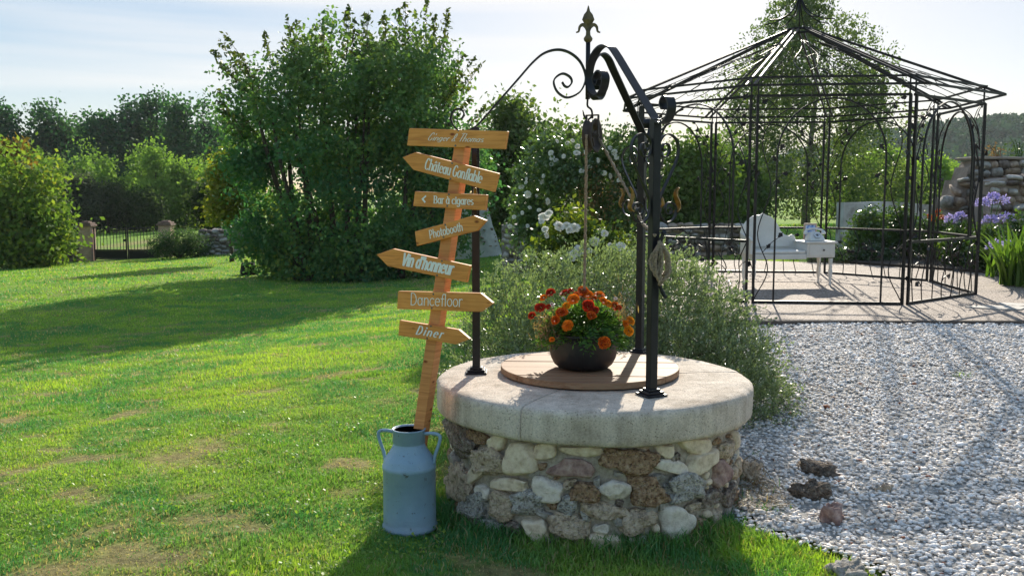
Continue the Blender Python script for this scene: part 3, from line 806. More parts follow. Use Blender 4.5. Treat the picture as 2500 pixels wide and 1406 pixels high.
mb.tube(cp_, [.012] + [.0095] * (len(cp_) - 2) + [.010], 8); part('cleat', mb, M['iron'], frame)

# ------------------------------------------------------------------ milk can
cb = G(1001, 1284, 0.0); cb[2] = gz(cb[0], cb[1]) - .005
CS = cb[1] / F
def can_paint():
    m, nt, b = new_mat('worn_grey_blue_paint'); v = coords(nt, 'Object')
    n1 = nd(nt, "ShaderNodeTexNoise", Scale=6, Detail=6, Roughness=.6); nt.links.new(v, n1.inputs['Vector'])
    n2 = nd(nt, "ShaderNodeTexNoise", Scale=28, Detail=5, Roughness=.7); nt.links.new(v, n2.inputs['Vector'])
    v3 = coords(nt, 'Object', (30, 30, 2.0)); n3 = nd(nt, "ShaderNodeTexNoise", Scale=1, Detail=3); nt.links.new(v3, n3.inputs['Vector'])
    r1 = ramp(nt, n1.outputs['Fac'], [(.3, (.20, .315, .42)), (.7, (.27, .395, .51))])
    r2 = ramp(nt, n2.outputs['Fac'], [(.63, (0, 0, 0)), (.66, (1, 1, 1))])
    sx = nt.nodes.new("ShaderNodeSeparateXYZ"); nt.links.new(v, sx.inputs[0])
    mr = nd(nt, "ShaderNodeMapRange"); mr.inputs['From Min'].default_value = .0; mr.inputs['From Max'].default_value = .10; mr.inputs['To Min'].default_value = .75; mr.inputs['To Max'].default_value = 0
    nt.links.new(sx.outputs['Z'], mr.inputs['Value'])
    mm = nd(nt, "ShaderNodeMath", operation='MULTIPLY'); nt.links.new(mr.outputs[0], mm.inputs[0]); nt.links.new(n2.outputs['Fac'], mm.inputs[1])
    a1 = nd(nt, "ShaderNodeMix", data_type='RGBA'); nt.links.new(r2.outputs['Color'], a1.inputs['Factor']); nt.links.new(r1.outputs['Color'], a1.inputs['A']); a1.inputs['B'].default_value = (.11, .13, .14, 1)
    a2 = nd(nt, "ShaderNodeMix", data_type='RGBA'); nt.links.new(mm.outputs[0], a2.inputs['Factor']); nt.links.new(a1.outputs['Result'], a2.inputs['A']); a2.inputs['B'].default_value = (.16, .14, .10, 1)
    nt.links.new(a2.outputs['Result'], b.inputs['Base Color'])
    r3 = ramp(nt, n3.outputs['Fac'], [(.3, (.34, .34, .34)), (.7, (.55, .55, .55))]); nt.links.new(r3.outputs['Color'], b.inputs['Roughness'])
    ch = bump(nt, b, n1.outputs['Fac'], .7, .02); bump(nt, b, n2.outputs['Fac'], .18, .003, ch)
    return m
can = thing('milk_can', cb, 'grey blue painted metal milk can holding the leaning signpost', 'milk can')
M['can'] = can_paint()
M['can_in'] = noisy('rusty_inside', [(.3, (.10, .05, .03)), (.7, (.24, .14, .10))], 9, 5, .9, .3)
RB = .135; CH = P(1008, 1045, cb[1])[2] - cb[2]
prof = [(RB - .004, 0), (RB, .006), (RB + .001, .02), (RB - .004, .024), (RB - .005, .05), (RB - .006, CH * .60), (RB - .003, CH * .605), (RB - .003, CH * .645), (RB - .006, CH * .652), (RB - .010, CH * .69), (RB - .018, CH * .715), (RB - .034, CH * .76),
        (RB - .050, CH * .81), (RB - .058, CH * .85), (RB - .059, CH * .862), (RB - .0555, CH * .866), (RB - .0555, CH * .985), (RB - .052, CH * .99), (RB - .052, CH), (RB - .058, CH), (RB - .060, CH * .985)]
mb = MB(); mb.lathe(prof, cb, 40); part('body', mb, M['can'], can)
mb = MB(); mb.lathe([(RB - .0605, CH * .985), (RB - .064, CH * .86), (RB - .03, CH * .70), (RB - .02, CH * .4), (0.001, CH * .4)], cb, 32); part('inner_wall', mb, M['can_in'], can)
for sgn in (-1, 1):
    e = np.array([math.cos(R_(-14)), math.sin(R_(-14)), 0]) * sgn
    hp = [(RB - .056, CH * .955), (RB - .02, CH * .965), (RB + .016, CH * .955), (RB + .026, CH * .92), (RB + .016, CH * .84), (RB - .002, CH * .74), (RB - .008, CH * .665)]
    pts = [cb + e * r + np.array([0, 0, z]) for r, z in spline(hp, 5)]
    mb = MB(); mb.tube(pts, .0085, 8); part('handle', mb, M['can'], can)

# ------------------------------------------------------------------ signpost
SA = R_(27); SN = np.array([-math.sin(SA), -math.cos(SA), 0]); ST_ = np.array([math.cos(SA), -math.sin(SA), 0])
post_low = P(1012, 1062, cb[1])
SP0 = np.array([post_low[0], cb[1] - .005, 0])                  # the board faces lie in one upright plane, turned to the left
sign = thing('signpost', (cb[0], cb[1], cb[2] + CH * .4), 'leaning orange wooden signpost with seven direction boards', 'signpost')
def SPt(px, py, d=0): return PL(px, py, SP0, SN) + SN * d
M['post_wood'] = wood('orange_post_wood', [(.25, (.28, .085, .025)), (.5, (.45, .16, .05)), (.75, (.54, .22, .08))], R_(0), 1.0, .6)
def sign_wood(name, stops):
    m, nt, b = new_mat(name)
    v = coords(nt, 'Object', (3.0, 3.0, 60), (0, 0, SA))
    n1 = nd(nt, "ShaderNodeTexNoise", Scale=1.3, Detail=7, Roughness=.62, Distortion=.9); nt.links.new(v, n1.inputs['Vector'])
    r1 = ramp(nt, n1.outputs['Fac'], stops)
    v2 = coords(nt, 'Object', (1.0, 1.0, 1.9)); vo = nd(nt, "ShaderNodeTexVoronoi", Scale=8.5); nt.links.new(v2, vo.inputs['Vector'])
    r2 = ramp(nt, vo.outputs['Distance'], [(.06, (.30, .17, .12)), (.10, (.66, .55, .48)), (.15, (1, 1, 1))])
    n3 = nd(nt, "ShaderNodeTexNoise", Scale=5, Detail=3); nt.links.new(v2, n3.inputs['Vector'])
    r3 = ramp(nt, n3.outputs['Fac'], [(.3, (.85, .83, .8)), (.7, (1.1, 1.1, 1.1))])
    cur = r1.outputs['Color']
    for rr in (r2, r3):
        mu = nd(nt, "ShaderNodeMix", data_type='RGBA', blend_type='MULTIPLY'); mu.inputs['Factor'].default_value = 1
        nt.links.new(cur, mu.inputs['A']); nt.links.new(rr.outputs['Color'], mu.inputs['B']); cur = mu.outputs['Result']
    nt.links.new(cur, b.inputs['Base Color']); b.inputs['Roughness'].default_value = .55; b.inputs['Specular IOR Level'].default_value = .35
    bump(nt, b, n1.outputs['Fac'], .2, .003); return m
BW = [(.25, (.50, .165, .035)), (.5, (.76, .30, .072)), (.75, (.84, .39, .115))]
M['board'] = sign_wood('varnished_board', BW)
M['post_wood'] = sign_wood('varnished_post', [(.25, (.44, .15, .05)), (.5, (.66, .27, .095)), (.75, (.74, .35, .135))])
M['paint'] = plain('white_lettering', (.88, .82, .76), .6, .3)
M['paint2'] = plain('bluish_white_lettering', (.86, .85, .84), .55, .3)
M['screw'] = plain('grey_screw', (.14, .13, .13), .4, .5, .6)
BT = .023
# post: left and right edge of its front face
pw = .058
lo = SPt(1013, 1062, -BT - .001); hi = SPt(1117, 345, -BT - .001)
ax_ = nrm(hi - lo); lo = lo - ax_ * .16; w_ = nrm(ST_ - ax_ * ST_.dot(ax_))
mb = MB(); mb.prism([lo - w_ * pw / 2, lo + w_ * pw / 2, hi + w_ * pw / 2, hi - w_ * pw / 2], -SN * .062)
part('post', mb, M['post_wood'], sign, .003)
BOARDS = [
 ('plain top board with script lettering', [(998.8, 313.3), (1238, 321), (1231, 364.5), (993.3, 355.6)]),
 ('arrow board pointing left reading Château Gonflable', [(982.3, 384.5), (1013.7, 372), (1216, 423.6), (1205, 469), (1009, 415)]),
 ('square ended board reading Bar à cigares', [(1012.9, 467.5), (1187.4, 476), (1183.5, 513.6), (1008.2, 503.5)]),
 ('arrow board pointing up right reading Photobooth', [(1012.6, 565.3), (1156, 526.4), (1186, 538.4), (1163.7, 563.5), (1016.5, 600.4)]),
 ("arrow board pointing left reading Vin d'honneur", [(919.2, 621.6), (958.9, 607.5), (1147, 648.5), (1138, 689.5), (946, 649.8)]),
 ('arrow board pointing right reading Dancefloor', [(971.7, 710.7), (1172.7, 715.6), (1202.9, 740), (1172.7, 761.6), (969, 754)]),
 ('arrow board pointing right reading Diner', [(975.5, 781.6), (1118.9, 804.7), (1146.3, 827.7), (1112.5, 840.5), (972.2, 818.7)])]
boards = []
SCREWS = [((1119, 319), (1112, 356)), ((1104, 399), (1100, 437)), ((1096, 475), (1092, 503)), ((1087, 549), (1083, 579)), ((1067, 672), (1079, 637)), ((1058, 718), (1054, 752)), ((1052, 796), (1043, 826))]
for bi, (lab, poly) in enumerate(BOARDS):
    mb = MB(); mb.prism([SPt(x, y) for x, y in reversed(poly)], -SN * BT)
    o = part('board', mb, M['board'], sign, .0022); o['label'] = lab; boards.append(o)
    for (sx, sy) in SCREWS[bi]:
        c = SPt(sx, sy); mb = MB(); mb.tube([c - SN * .002, c + SN * .0012], .0048, 8); part('screw', mb, M['screw'], o)

# ---- painted lettering, built from pen strokes
def A(cx, cy, rx, ry, a0, a1, n=12):
    return [(cx + rx * math.cos(R_(a0 + (a1 - a0) * i / n)), cy + ry * math.sin(R_(a0 + (a1 - a0) * i / n))) for i in range(n + 1)]
CAP = 1.45
GL = {
 'a': (1.02, [A(.42, .5, .36, .5, 25, 335), [(.80, 1), (.80, 0)]]),
 'b': (1.02, [[(.12, CAP), (.12, 0)], A(.48, .5, .38, .5, -155, 155)]),
 'c': (.88, [A(.46, .5, .40, .5, 45, 315)]),
 'd': (1.04, [A(.44, .5, .38, .5, 25, 335), [(.84, CAP), (.84, 0)]]),
 'e': (.94, [[(.08, .54), (.84, .54)] + A(.46, .5, .39, .5, 6, 312)]),
 'f': (.62, [A(.58, 1.15, .27, .30, 55, 180) + [(.31, 0)], [(.06, .96), (.60, .96)]]),
 'g': (1.02, [A(.42, .5, .36, .5, 25, 335), [(.80, 1), (.80, -.10)] + A(.44, -.14, .36, .32, 0, -150)]),
 'h': (1.0, [[(.12, CAP), (.12, 0)], A(.47, .62, .34, .38, 175, 0) + [(.81, 0)]]),
 'i': (.40, [[(.18, 1), (.18, 0)], [(.18, 1.36), (.18, 1.24)]]),
 'l': (.40, [[(.18, CAP), (.18, 0)]]),
 'm': (1.46, [[(.12, 1), (.12, 0)], A(.42, .66, .29, .34, 175, 0) + [(.71, 0)], A(1.0, .66, .29, .34, 175, 0) + [(1.29, 0)]]),
 'n': (1.0, [[(.12, 1), (.12, 0)], A(.47, .62, .34, .38, 175, 0) + [(.81, 0)]]),
 'o': (.98, [A(.48, .5, .40, .5, 90, 449, 20)]),
 'r': (.68, [[(.14, 1), (.14, 0)], A(.46, .62, .31, .38, 175, 55)]),
 's': (.80, [A(.40, .75, .28, .25, 40, 265, 8) + A(.40, .25, .31, .25, 85, -145, 8)]),
 't': (.62, [[(.26, 1.3), (.26, .24)] + A(.48, .24, .22, .24, 180, 290), [(.02, .98), (.58, .98)]]),
 'u': (1.0, [[(.14, 1), (.14, .4)] + A(.47, .38, .33, .38, 180, 352), [(.82, 1), (.82, 0)]]),
 "'": (.32, [[(.14, CAP), (.12, 1.12)]]),
 ' ': (.5, []),
 'B': (1.1, [[(.14, 0), (.14, CAP)], [(.14, CAP), (.46, CAP)] + A(.46, 1.10, .36, .35, 90, -90) + [(.14, .75)], [(.14, .75), (.50, .75)] + A(.50, .375, .42, .375, 90, -90) + [(.14, 0)]]),
 'C': (1.16, [A(.62, .72, .52, .74, 48, 312, 18)]),
 'D': (1.22, [[(.14, 0), (.14, CAP)], [(.14, CAP), (.42, CAP)] + A(.42, .725, .62, .725, 90, -90, 16) + [(.14, 0)]]),
 'G': (1.28, [A(.62, .72, .52, .74, 48, 330, 18) + [(1.08, .66)], [(.74, .66), (1.14, .66)]]),
 'P': (1.04, [[(.14, 0), (.14, CAP)], [(.14, CAP), (.46, CAP)] + A(.46, 1.05, .40, .40, 90, -90) + [(.14, .65)]]),
 'T': (1.0, [[(.5, CAP), (.5, 0)], [(-.1, CAP - .03), (.3, CAP + .05), (1.15, CAP)]]),
 'V': (1.06, [[(.04, CAP), (.53, 0)], [(.53, 0), (1.02, CAP)]]),
 '&': (1.2, [[(1.05, 0), (.30, .98)] + A(.50, 1.16, .24, .26, 200, -30) + [(.18, .52)] + A(.46, .30, .36, .32, 150, 360)]),
}
GL['â'] = (GL['a'][0], GL['a'][1] + [[(.20, 1.16), (.44, 1.40), (.68, 1.16)]])
GL['à'] = (GL['a'][0], GL['a'][1] + [[(.26, 1.42), (.52, 1.18)]])
def text(bi, s, p0, p1, xh, thick, thin, mat, cap=None, slant=0.0, serif=False, gap=0.0, jit=0.0):
    """write s on board bi with its baseline from p0 to p1; xh, cap and pen widths in the same units"""
    rs = random.Random(bi)
    W = sum(GL[c][0] + gap for c in s) - gap
    bx = np.array(p1, float) - p0; L = np.linalg.norm(bx); e = bx / L; nrm_ = np.array([e[1], -e[0]])   # up in image space
    sx = L / W; kc = 1.0 if cap is None else (cap / xh - 1) / (CAP - 1)
    mb = MB(); x0 = 0; lay = 0
    for c in s:
        adv, sts = GL[c]; jy = rs.uniform(-jit, jit); allst = []
        for st in sts:
            allst.append((st, False))
            if serif and c != "'":
                for (q0, q1) in ((st[0], st[1]), (st[-1], st[-2])):
                    if abs(q0[0] - q1[0]) < .02 and abs(q0[1] - q1[1]) > .1:
                        allst.append(([(q0[0] - (.17 if not (q0[1] > .9) or c in 'BDPT' else .20), q0[1]), (q0[0] + (.17 if q0[1] < .5 or c in 'BPD' else .02), q0[1])], True))
        for st, sf in allst:
            pp = []
            for (x, y) in st:
                y = y if y < 1 else 1 + (y - 1) * kc
                y += jy
                u = (x0 + x) * sx + slant * y * xh; v_ = y * xh
                pp.append(np.array(p0) + e * u + nrm_ * v_)
            pts = [pp[0]]
            for q_ in pp[1:]:
                if np.linalg.norm(q_ - pts[-1]) > .15: pts.append(q_)
            if len(pts) < 2: continue
            n_ = len(pts); vs_ = []
            for i in range(n_):
                t = nrm(pts[min(i + 1, n_ - 1)] - pts[max(i - 1, 0)]); nn = np.array([-t[1], t[0]])
                up = abs(t.dot(nrm_)); hw = (thin + (thick - thin) * up ** 1.3) / 2
                if sf: hw = thin / 2
                p = pts[i]
                if i == 0: p = p - t * thin * .4
                if i == n_ - 1: p = p + t * thin * .4
                d = .0012 + .00006 * lay
                vs_ += [SPt(*(p + nn * hw), d), SPt(*(p - nn * hw), d)]
            mb.add(vs_, [(2 * i, 2 * i + 1, 2 * i + 3, 2 * i + 2) for i in range(n_ - 1)]); lay = (lay + 1) % 7
        x0 += adv + gap
    part('lettering', mb, mat, boards[bi])
text(0, 'Ginger & Thomas', (1043, 343), (1179, 347.5), 8.0, 1.9, 1.0, M['paint'], 19, .55, False, .12)
text(1, 'Château Gonflable', (1036, 412.5), (1175, 448), 17, 3.4, 1.5, M['paint'], 27, 0, True, .06)
text(2, 'Bar à cigares', (1059, 496.5), (1156, 500.5), 12.5, 2.9, 1.4, M['paint'], 18, 0, True, .06)
text(3, 'Photobooth', (1050, 582.5), (1131, 562.5), 13, 2.4, 2.0, M['paint'], 20, .1, False, .1, .04)
text(4, "Vin d'honneur", (980, 646.5), (1103, 671), 21, 5.0, 3.9, M['paint2'], 29, .1, False, .10)
text(5, 'Dancefloor', (1002, 744.2), (1129, 748.6), 18, 2.2, 2.0, M['paint'], 29, 0, False, .06)
text(6, 'Diner', (1015, 815.5), (1079, 825.2), 13, 3.6, 1.8, M['paint2'], 21, .28, False, .42, .03)
mb = MB(); c0 = np.array((1034.5, 486.5))
pl_ = [(5.5, -10), (-5.5, -.5), (2.5, 9.5), (5.5, 6.5), (0.0, -.5), (6.5, -6.0)]
mb.add([SPt(*(c0 + np.array(q_)), .0012) for q_ in pl_], [(0, 1, 4, 5), (1, 2, 3, 4)])
part('painted_chevron', mb, M['paint2'], boards[2])
# ------------------------------------------------------------------ foliage tools
def rdir(n, rng):
    v = rng.randn(n, 3); return v / (np.linalg.norm(v, axis=1, keepdims=True) + 1e-9)
def leaf_quads(c, size, rng, aspect=.5, droop=0.0, flat=0.0, axis=None, fold=True):
    """one small leaf (two faces along a midrib) per centre"""
    n = len(c); a = rdir(n, rng) if axis is None else axis + .45 * rdir(n, rng)
    a[:, 2] -= droop; a /= np.linalg.norm(a, axis=1, keepdims=True) + 1e-9
    r = rdir(n, rng); r[:, 2] += flat * 2
    b = np.cross(r, a); b /= np.linalg.norm(b, axis=1, keepdims=True) + 1e-9
    s = np.asarray(size).reshape(-1, 1) * np.ones((n, 1))
    v = np.stack([c - a * s * .5, c + b * s * aspect * .5 + a * s * .04, c + a * s * .5, c - b * s * aspect * .5 + a * s * .04], 1).reshape(-1, 3)
    q = (np.arange(n) * 4)[:, None] + np.array([0, 1, 2, 3])
    return v, q
def blob_twigs(blobs, n, rng, shell=.55):
    """twig places in a set of ellipsoids, thicker towards the outside"""
    vol = np.array([b[3] * b[4] * b[5] for b in blobs]) ** .75; vol /= vol.sum()
    w = rng.choice(len(blobs), n, p=vol); B = np.array(blobs)[w]
    d = rdir(n, rng); r = shell + (1 - shell) * rng.rand(n, 1) ** .6
    r = np.where(rng.rand(n, 1) < .22, rng.rand(n, 1) ** .5, r)
    return B[:, :3] + d * r * B[:, 3:6], d
def crown(blobs, ntw, per, leaf, spread, cols, rng, shell=.55, aspect=.55, droop=.15, flat=.0, zmin=None, ragged=.0, out=.35, clumps=0, csize=.34):
    ctone = None
    if clumps:                                   # break the mass into leafy boughs with gaps between them
        p_, d_ = blob_twigs(blobs, clumps, rng, .62); rr_ = csize * np.mean([min(b_[3], b_[5]) for b_ in blobs]) * rng.uniform(.6, 1.45, clumps)
        p_ = p_ + d_ * rng.uniform(-.1, .3, (clumps, 1)) * rr_[:, None]
        bb = np.array([(*p_[i], rr_[i] * rng.uniform(.9, 1.4), rr_[i] * rng.uniform(.9, 1.4), rr_[i] * rng.uniform(.7, 1.25)) for i in range(clumps)])
        w_c = rr_ ** 2 / (rr_ ** 2).sum(); wi = rng.choice(clumps, ntw, p=w_c); d = rdir(ntw, rng); t = bb[wi, :3] + d * (.25 + .75 * rng.rand(ntw, 1) ** .7) * bb[wi, 3:6]
        ctone = rng.rand(clumps)[wi][:, None]
    else:
        t, d = blob_twigs(blobs, ntw, rng, shell)
    if ragged: t = t * 1.0 + d * (rng.rand(len(t), 1) ** 3) * ragged
    c = np.repeat(t, per, 0) + rng.randn(ntw * per, 3) * spread + np.repeat(d, per, 0) * (rng.rand(ntw * per, 1) * spread * out * 3)
    tone = np.repeat(rng.rand(ntw, 1), per, 0) * .6 + rng.rand(ntw * per, 1) * .4
    if ctone is not None: tone = tone * .62 + np.repeat(ctone, per, 0) * .38
    if zmin is not None:
        k = c[:, 2] > zmin; c = c[k]; tone = tone[k]
    n = len(c); sz = leaf * rng.uniform(.65, 1.3, n)
    v, q = leaf_quads(c, sz, rng, aspect, droop, flat)
    cols = [np.array(x) for x in cols]; m = len(cols) - 1
    x = np.clip(tone, 0, .9999) * m; i = x.astype(int).ravel(); f = x - i[:, None]
    C = np.array(cols); cc = C[i] * (1 - f) + C[np.minimum(i + 1, m)] * f
    return v, q, np.repeat(cc, 4, 0)
def trunk_mb(base, h, r, rng, limbs=6, spread=1.0, lean=0.0, start=.35):
    mb = MB(); b = np.asarray(base, float)
    pts = [b + np.array([lean * t + .04 * h * math.sin(5 * t + r * 30) * t, .03 * h * math.cos(4 * t) * t, h * t]) for t in np.linspace(-.02, 1, 8)]
    mb.tube(pts, [r * (1 - .85 * t) * (1.35 if t < .05 else 1) for t in np.linspace(0, 1, 8)], 7)
    for k in range(limbs):
        t = start + (1 - start - .08) * k / max(limbs - 1, 1); i = t * 7; j = int(i); p0 = pts[j] * (1 - (i - j)) + pts[min(j + 1, 7)] * (i - j)
        az = k * 2.4 + rng.rand(); L = spread * (1.1 - .6 * t) * rng.uniform(.7, 1.1)
        e = np.array([math.cos(az), math.sin(az), 0]); lp = [p0, p0 + e * L * .35 + (0, 0, L * .25), p0 + e * L * .7 + (0, 0, L * .45), p0 + e * L + (0, 0, L * .7)]
        rr = r * (1 - .85 * t) * .55; mb.tube(lp, [rr, rr * .7, rr * .45, rr * .15], 5)
    return mb

# ------------------------------------------------------------------ iron pot of marigolds
PZ = LZ + LT + .002; PC = np.array([P(1424, 870, 4.95)[0], 4.95, PZ])
pot = thing('marigold_pot', PC, 'black cast iron pot overflowing with orange and red marigolds', 'flower pot')
M['pot'] = noisy('old_cast_iron', [(.3, (.008, .009, .013)), (.6, (.016, .016, .020)), (.8, (.045, .036, .033))], 11, 6, .45, .3, .004)
mb = MB(); mb.lathe([(.02, 0), (.105, 0), (.135, .008), (.158, .028), (.174, .06), (.184, .10), (.190, .15), (.193, .185), (.197, .188), (.197, .198), (.188, .198), (.184, .15), (.17, .14), (.001, .145)], PC, 40)
for k in range(2):
    th = R_(-95 + 130 * k); e = np.array([math.cos(th), math.sin(th), 0]); mb.flat([PC + e * r + (0, 0, z) for r, z in ((.137, .006), (.160, .028), (.176, .06), (.186, .10), (.192, .15), (.195, .185))], (-e[1], e[0], 0), .006, .006)
part('pot', mb, M['pot'], pot)
rng = np.random.RandomState(12)
# ferny marigold leaves
n = 3600; d = rdir(n, rng); d[:, 2] = np.abs(d[:, 2]) * .9 - .12; rad = rng.uniform(.35, 1, (n, 1)) ** .6
c = PC + np.array([0, 0, .19]) + d * rad * np.array([.25, .22, .215])
c[:, 2] -= np.maximum(np.linalg.norm(c[:, :2] - PC[:2], axis=1) - .19, 0) * .9
ax_l = d.copy(); ax_l[:, 2] -= .25
v1, q1 = leaf_quads(c, rng.uniform(.03, .06, n), rng, .22, 0, .4, ax_l)
cc = np.array([.06, .15, .03]) * (1 - rng.rand(n, 1)) + np.array([.16, .28, .05]) * rng.rand(n, 1)
npart('foliage', v1, q1, None, M['leaf'], pot, np.repeat(cc, 4, 0))
# larger divided leaves hanging over the rim
lv, lq, lc = [], [], []; o = 0
for k in range(26):
    th = R_(rng.uniform(-170, -10)); e = np.array([math.cos(th), math.sin(th), 0]); s = np.array([-e[1], e[0], 0])
    b0_ = PC + e * rng.uniform(.14, .19) + np.array([0, 0, rng.uniform(.19, .27)]); dz = rng.uniform(-.9, .1); ml = rng.uniform(.06, .10)
    md = nrm(e * .8 + np.array([0, 0, dz]))
    for j in range(11):
        t = j / 10; pb = b0_ + md * ml * t + np.array([0, 0, -.03 * t * t]); sd = nrm(s * (1 if j % 2 else -1) + md * .7 + rng.randn(3) * .15) if j < 10 else md
        L = .042 * (1 - abs(t - .45)); wv = np.cross(sd, nrm(rng.randn(3) * .3 + e + (0, 0, .8))) * L * .17
        lv += [pb, pb + sd * L * .5 + wv, pb + sd * L, pb + sd * L * .5 - wv]; lq.append((o, o + 1, o + 2, o + 3)); o += 4
        lc += [np.array([.05, .13, .022]) * rng.uniform(.7, 1.6)] * 4
npart('overhanging_leaves', np.array(lv), lq, None, M['leaf'], pot, np.array(lc))
# withered stems
n = 900; cen = np.where(rng.rand(n, 1) < .7, [[-.185, -.05, .22]], [[.19, .02, .30]])
c = PC + cen + rng.randn(n, 3) * np.array([.035, .05, .045]); ax_l = rng.randn(n, 3) * .6 + np.array([0, 0, -.8])
v1, q1 = leaf_quads(c, rng.uniform(.02, .06, n), rng, .12, .2, 0, ax_l)
cc = np.array([.16, .10, .06]) + rng.rand(n, 1) * np.array([.20, .14, .09]); npart('withered_growth', v1, q1, None, M['leaf'], pot, np.repeat(cc, 4, 0))
def marigold_mesh(name, inner, outer, seed):
    """ruffled pompom: short broad petals over a dome"""
    r = np.random.RandomState(seed); vs = []; qs = []; cs = []; o = 0; N = 64
    for k in range(N):
        f = (k + .5) / N; el = math.asin(1 - f * 1.12) if 1 - f * 1.12 > -1 else -1.2; az = k * 2.39996 + r.randn() * .15
        n_ = np.array([math.cos(az) * math.cos(el), math.sin(az) * math.cos(el), math.sin(el)]); s = np.array([-math.sin(az), math.cos(az), 0]); up = np.cross(n_, s)
        rad = np.array([.95, .95, .62]) * r.uniform(.86, 1.06); c = n_ * rad; out = nrm(n_ * .9 + np.array([math.cos(az), math.sin(az), 0]) * .55 + r.randn(3) * .18)
        L = .42 * r.uniform(.8, 1.2); w = .24 * r.uniform(.8, 1.25); b_ = c - out * L; tl = c - s * w + up * .06 * r.randn(); tr = c + s * w + up * .06 * r.randn()
        vs += [b_ - s * w * .4, b_ + s * w * .4, tr - out * L * .3, tr, tl, tl - out * L * .3]
        qs += [(o, o + 1, o + 2, o + 5), (o + 5, o + 2, o + 3, o + 4)]; o += 6
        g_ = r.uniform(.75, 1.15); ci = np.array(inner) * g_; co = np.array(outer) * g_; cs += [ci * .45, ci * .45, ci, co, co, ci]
    return np_mesh(name, np.array(vs), qs, None, np.array(cs))
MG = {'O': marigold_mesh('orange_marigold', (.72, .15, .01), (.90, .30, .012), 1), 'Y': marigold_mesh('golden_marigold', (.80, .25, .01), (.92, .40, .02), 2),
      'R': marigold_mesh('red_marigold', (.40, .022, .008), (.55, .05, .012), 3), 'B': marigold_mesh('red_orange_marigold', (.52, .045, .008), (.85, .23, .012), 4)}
FL = [(545,240,100,'R'),(700,245,90,'R'),(755,222,80,'R'),(895,220,105,'B'),(955,262,80,'O'),(1070,270,120,'O'),(790,310,112,'O'),(1115,330,85,'O'),(820,262,66,'B'),(470,295,62,'O'),(435,400,98,'R'),(522,390,62,'R'),
 (715,380,78,'Y'),(665,452,112,'B'),(950,385,108,'R'),(1022,425,78,'R'),(985,485,86,'B'),(1165,360,72,'Y'),(1240,385,100,'B'),(345,487,84,'R'),(600,535,92,'B'),(730,592,100,'O'),(1400,540,98,'Y'),(1352,572,80,'O'),
 (1382,650,96,'Y'),(1120,775,106,'B'),(560,740,50,'O'),(1275,400,60,'R'),(1010,300,60,'B'),(880,280,55,'B')]
stems = MB()
for i, (fx, fy, s, k) in enumerate(FL):
    px, py = 1220 + fx / 4.393, 660 + fy / 4.393
    dist = 4.99 - .24 * max(0, (fy - 230) / 550) - .10 * math.cos((fx - 890) / 560 * 1.5) * (fy > 300)
    p = P(px, py, dist); out_ = nrm(p - (PC + np.array([0, 0, .10])))
    face = nrm(out_ * .8 + np.array([0, -.55, .25]) + rng.randn(3) * .15)
    qn = Vector(face).to_track_quat('Z', 'Y').to_euler()
    fs_ = s / 4.393 / 2 * dist / F * rng.uniform(1.12, 1.4); inst('flower', MG[k], M['petal'], pot, p, qn, (fs_ * rng.uniform(.9, 1.12), fs_ * rng.uniform(.9, 1.12), fs_ * rng.uniform(.75, 1.15)))
    r0 = PC + np.array([out_[0] * .09, out_[1] * .09, .17]); stems.tube([r0, (r0 + p) / 2 + np.array([out_[0] * .02, out_[1] * .02, .01]), p - face * .012], [.0028, .0024, .002], 5)
part('flower_stems', stems, M['green_stem'], pot)
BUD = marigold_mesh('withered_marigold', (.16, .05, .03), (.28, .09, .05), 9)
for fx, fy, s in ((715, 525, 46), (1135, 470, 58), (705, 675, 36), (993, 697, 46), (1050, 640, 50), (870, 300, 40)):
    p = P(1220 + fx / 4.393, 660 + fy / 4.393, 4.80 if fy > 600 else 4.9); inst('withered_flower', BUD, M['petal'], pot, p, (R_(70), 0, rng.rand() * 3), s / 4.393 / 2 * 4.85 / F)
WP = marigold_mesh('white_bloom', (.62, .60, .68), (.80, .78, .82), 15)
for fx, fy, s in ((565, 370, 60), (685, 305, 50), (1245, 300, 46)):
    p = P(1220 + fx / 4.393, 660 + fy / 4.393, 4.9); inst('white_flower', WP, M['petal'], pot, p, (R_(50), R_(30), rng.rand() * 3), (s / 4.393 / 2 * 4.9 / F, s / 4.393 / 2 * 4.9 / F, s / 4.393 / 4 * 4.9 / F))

# ------------------------------------------------------------------ small-leaved evergreen shrub behind the well
rng = np.random.RandomState(31)
sb = thing('cotoneaster_shrub', (.8, 6.7, gz(.8, 6.7)), 'wide low shrub with tiny glittering leaves behind the well', 'shrub')
CB = [(-.10, 6.5, .20, .34, .45, .86), (.2, 6.6, .30, .50, .5, .90), (.6, 6.8, .36, .60, .6, .90), (1.0, 6.8, .36, .60, .6, .90), (1.32, 6.7, .28, .46, .55, .82), (1.52, 6.5, .15, .40, .5, .62), (1.64, 6.3, 0, .30, .45, .42), (.45, 6.25, .12, .75, .32, .72), (1.15, 6.2, .12, .6, .32, .68)]
nt_ = 10500
t, d = blob_twigs(CB, nt_, rng, .72); ok = t[:, 2] > gz(.8, 6.7) - .02; t, d = t[ok], d[ok]; ntw = len(t)
ax_ = d * .8 + np.array([0, 0, .55]) + rng.randn(ntw, 3) * .45; ax_ /= np.linalg.norm(ax_, axis=1, keepdims=True); Lt = rng.uniform(.08, .26, (ntw, 1))
per = 17; u = np.tile(np.linspace(0, 1, per), ntw)[:, None]
tip = np.repeat(ax_ * Lt, per, 0); arch = -np.repeat(Lt, per, 0) * .35 * u ** 2 * np.array([0, 0, 1])
c = np.repeat(t, per, 0) + tip * u + arch + rng.randn(ntw * per, 3) * .010
n = len(c); v1, q1 = leaf_quads(c, rng.uniform(.015, .027, n), rng, .58, 0, .5, np.repeat(ax_, per, 0))
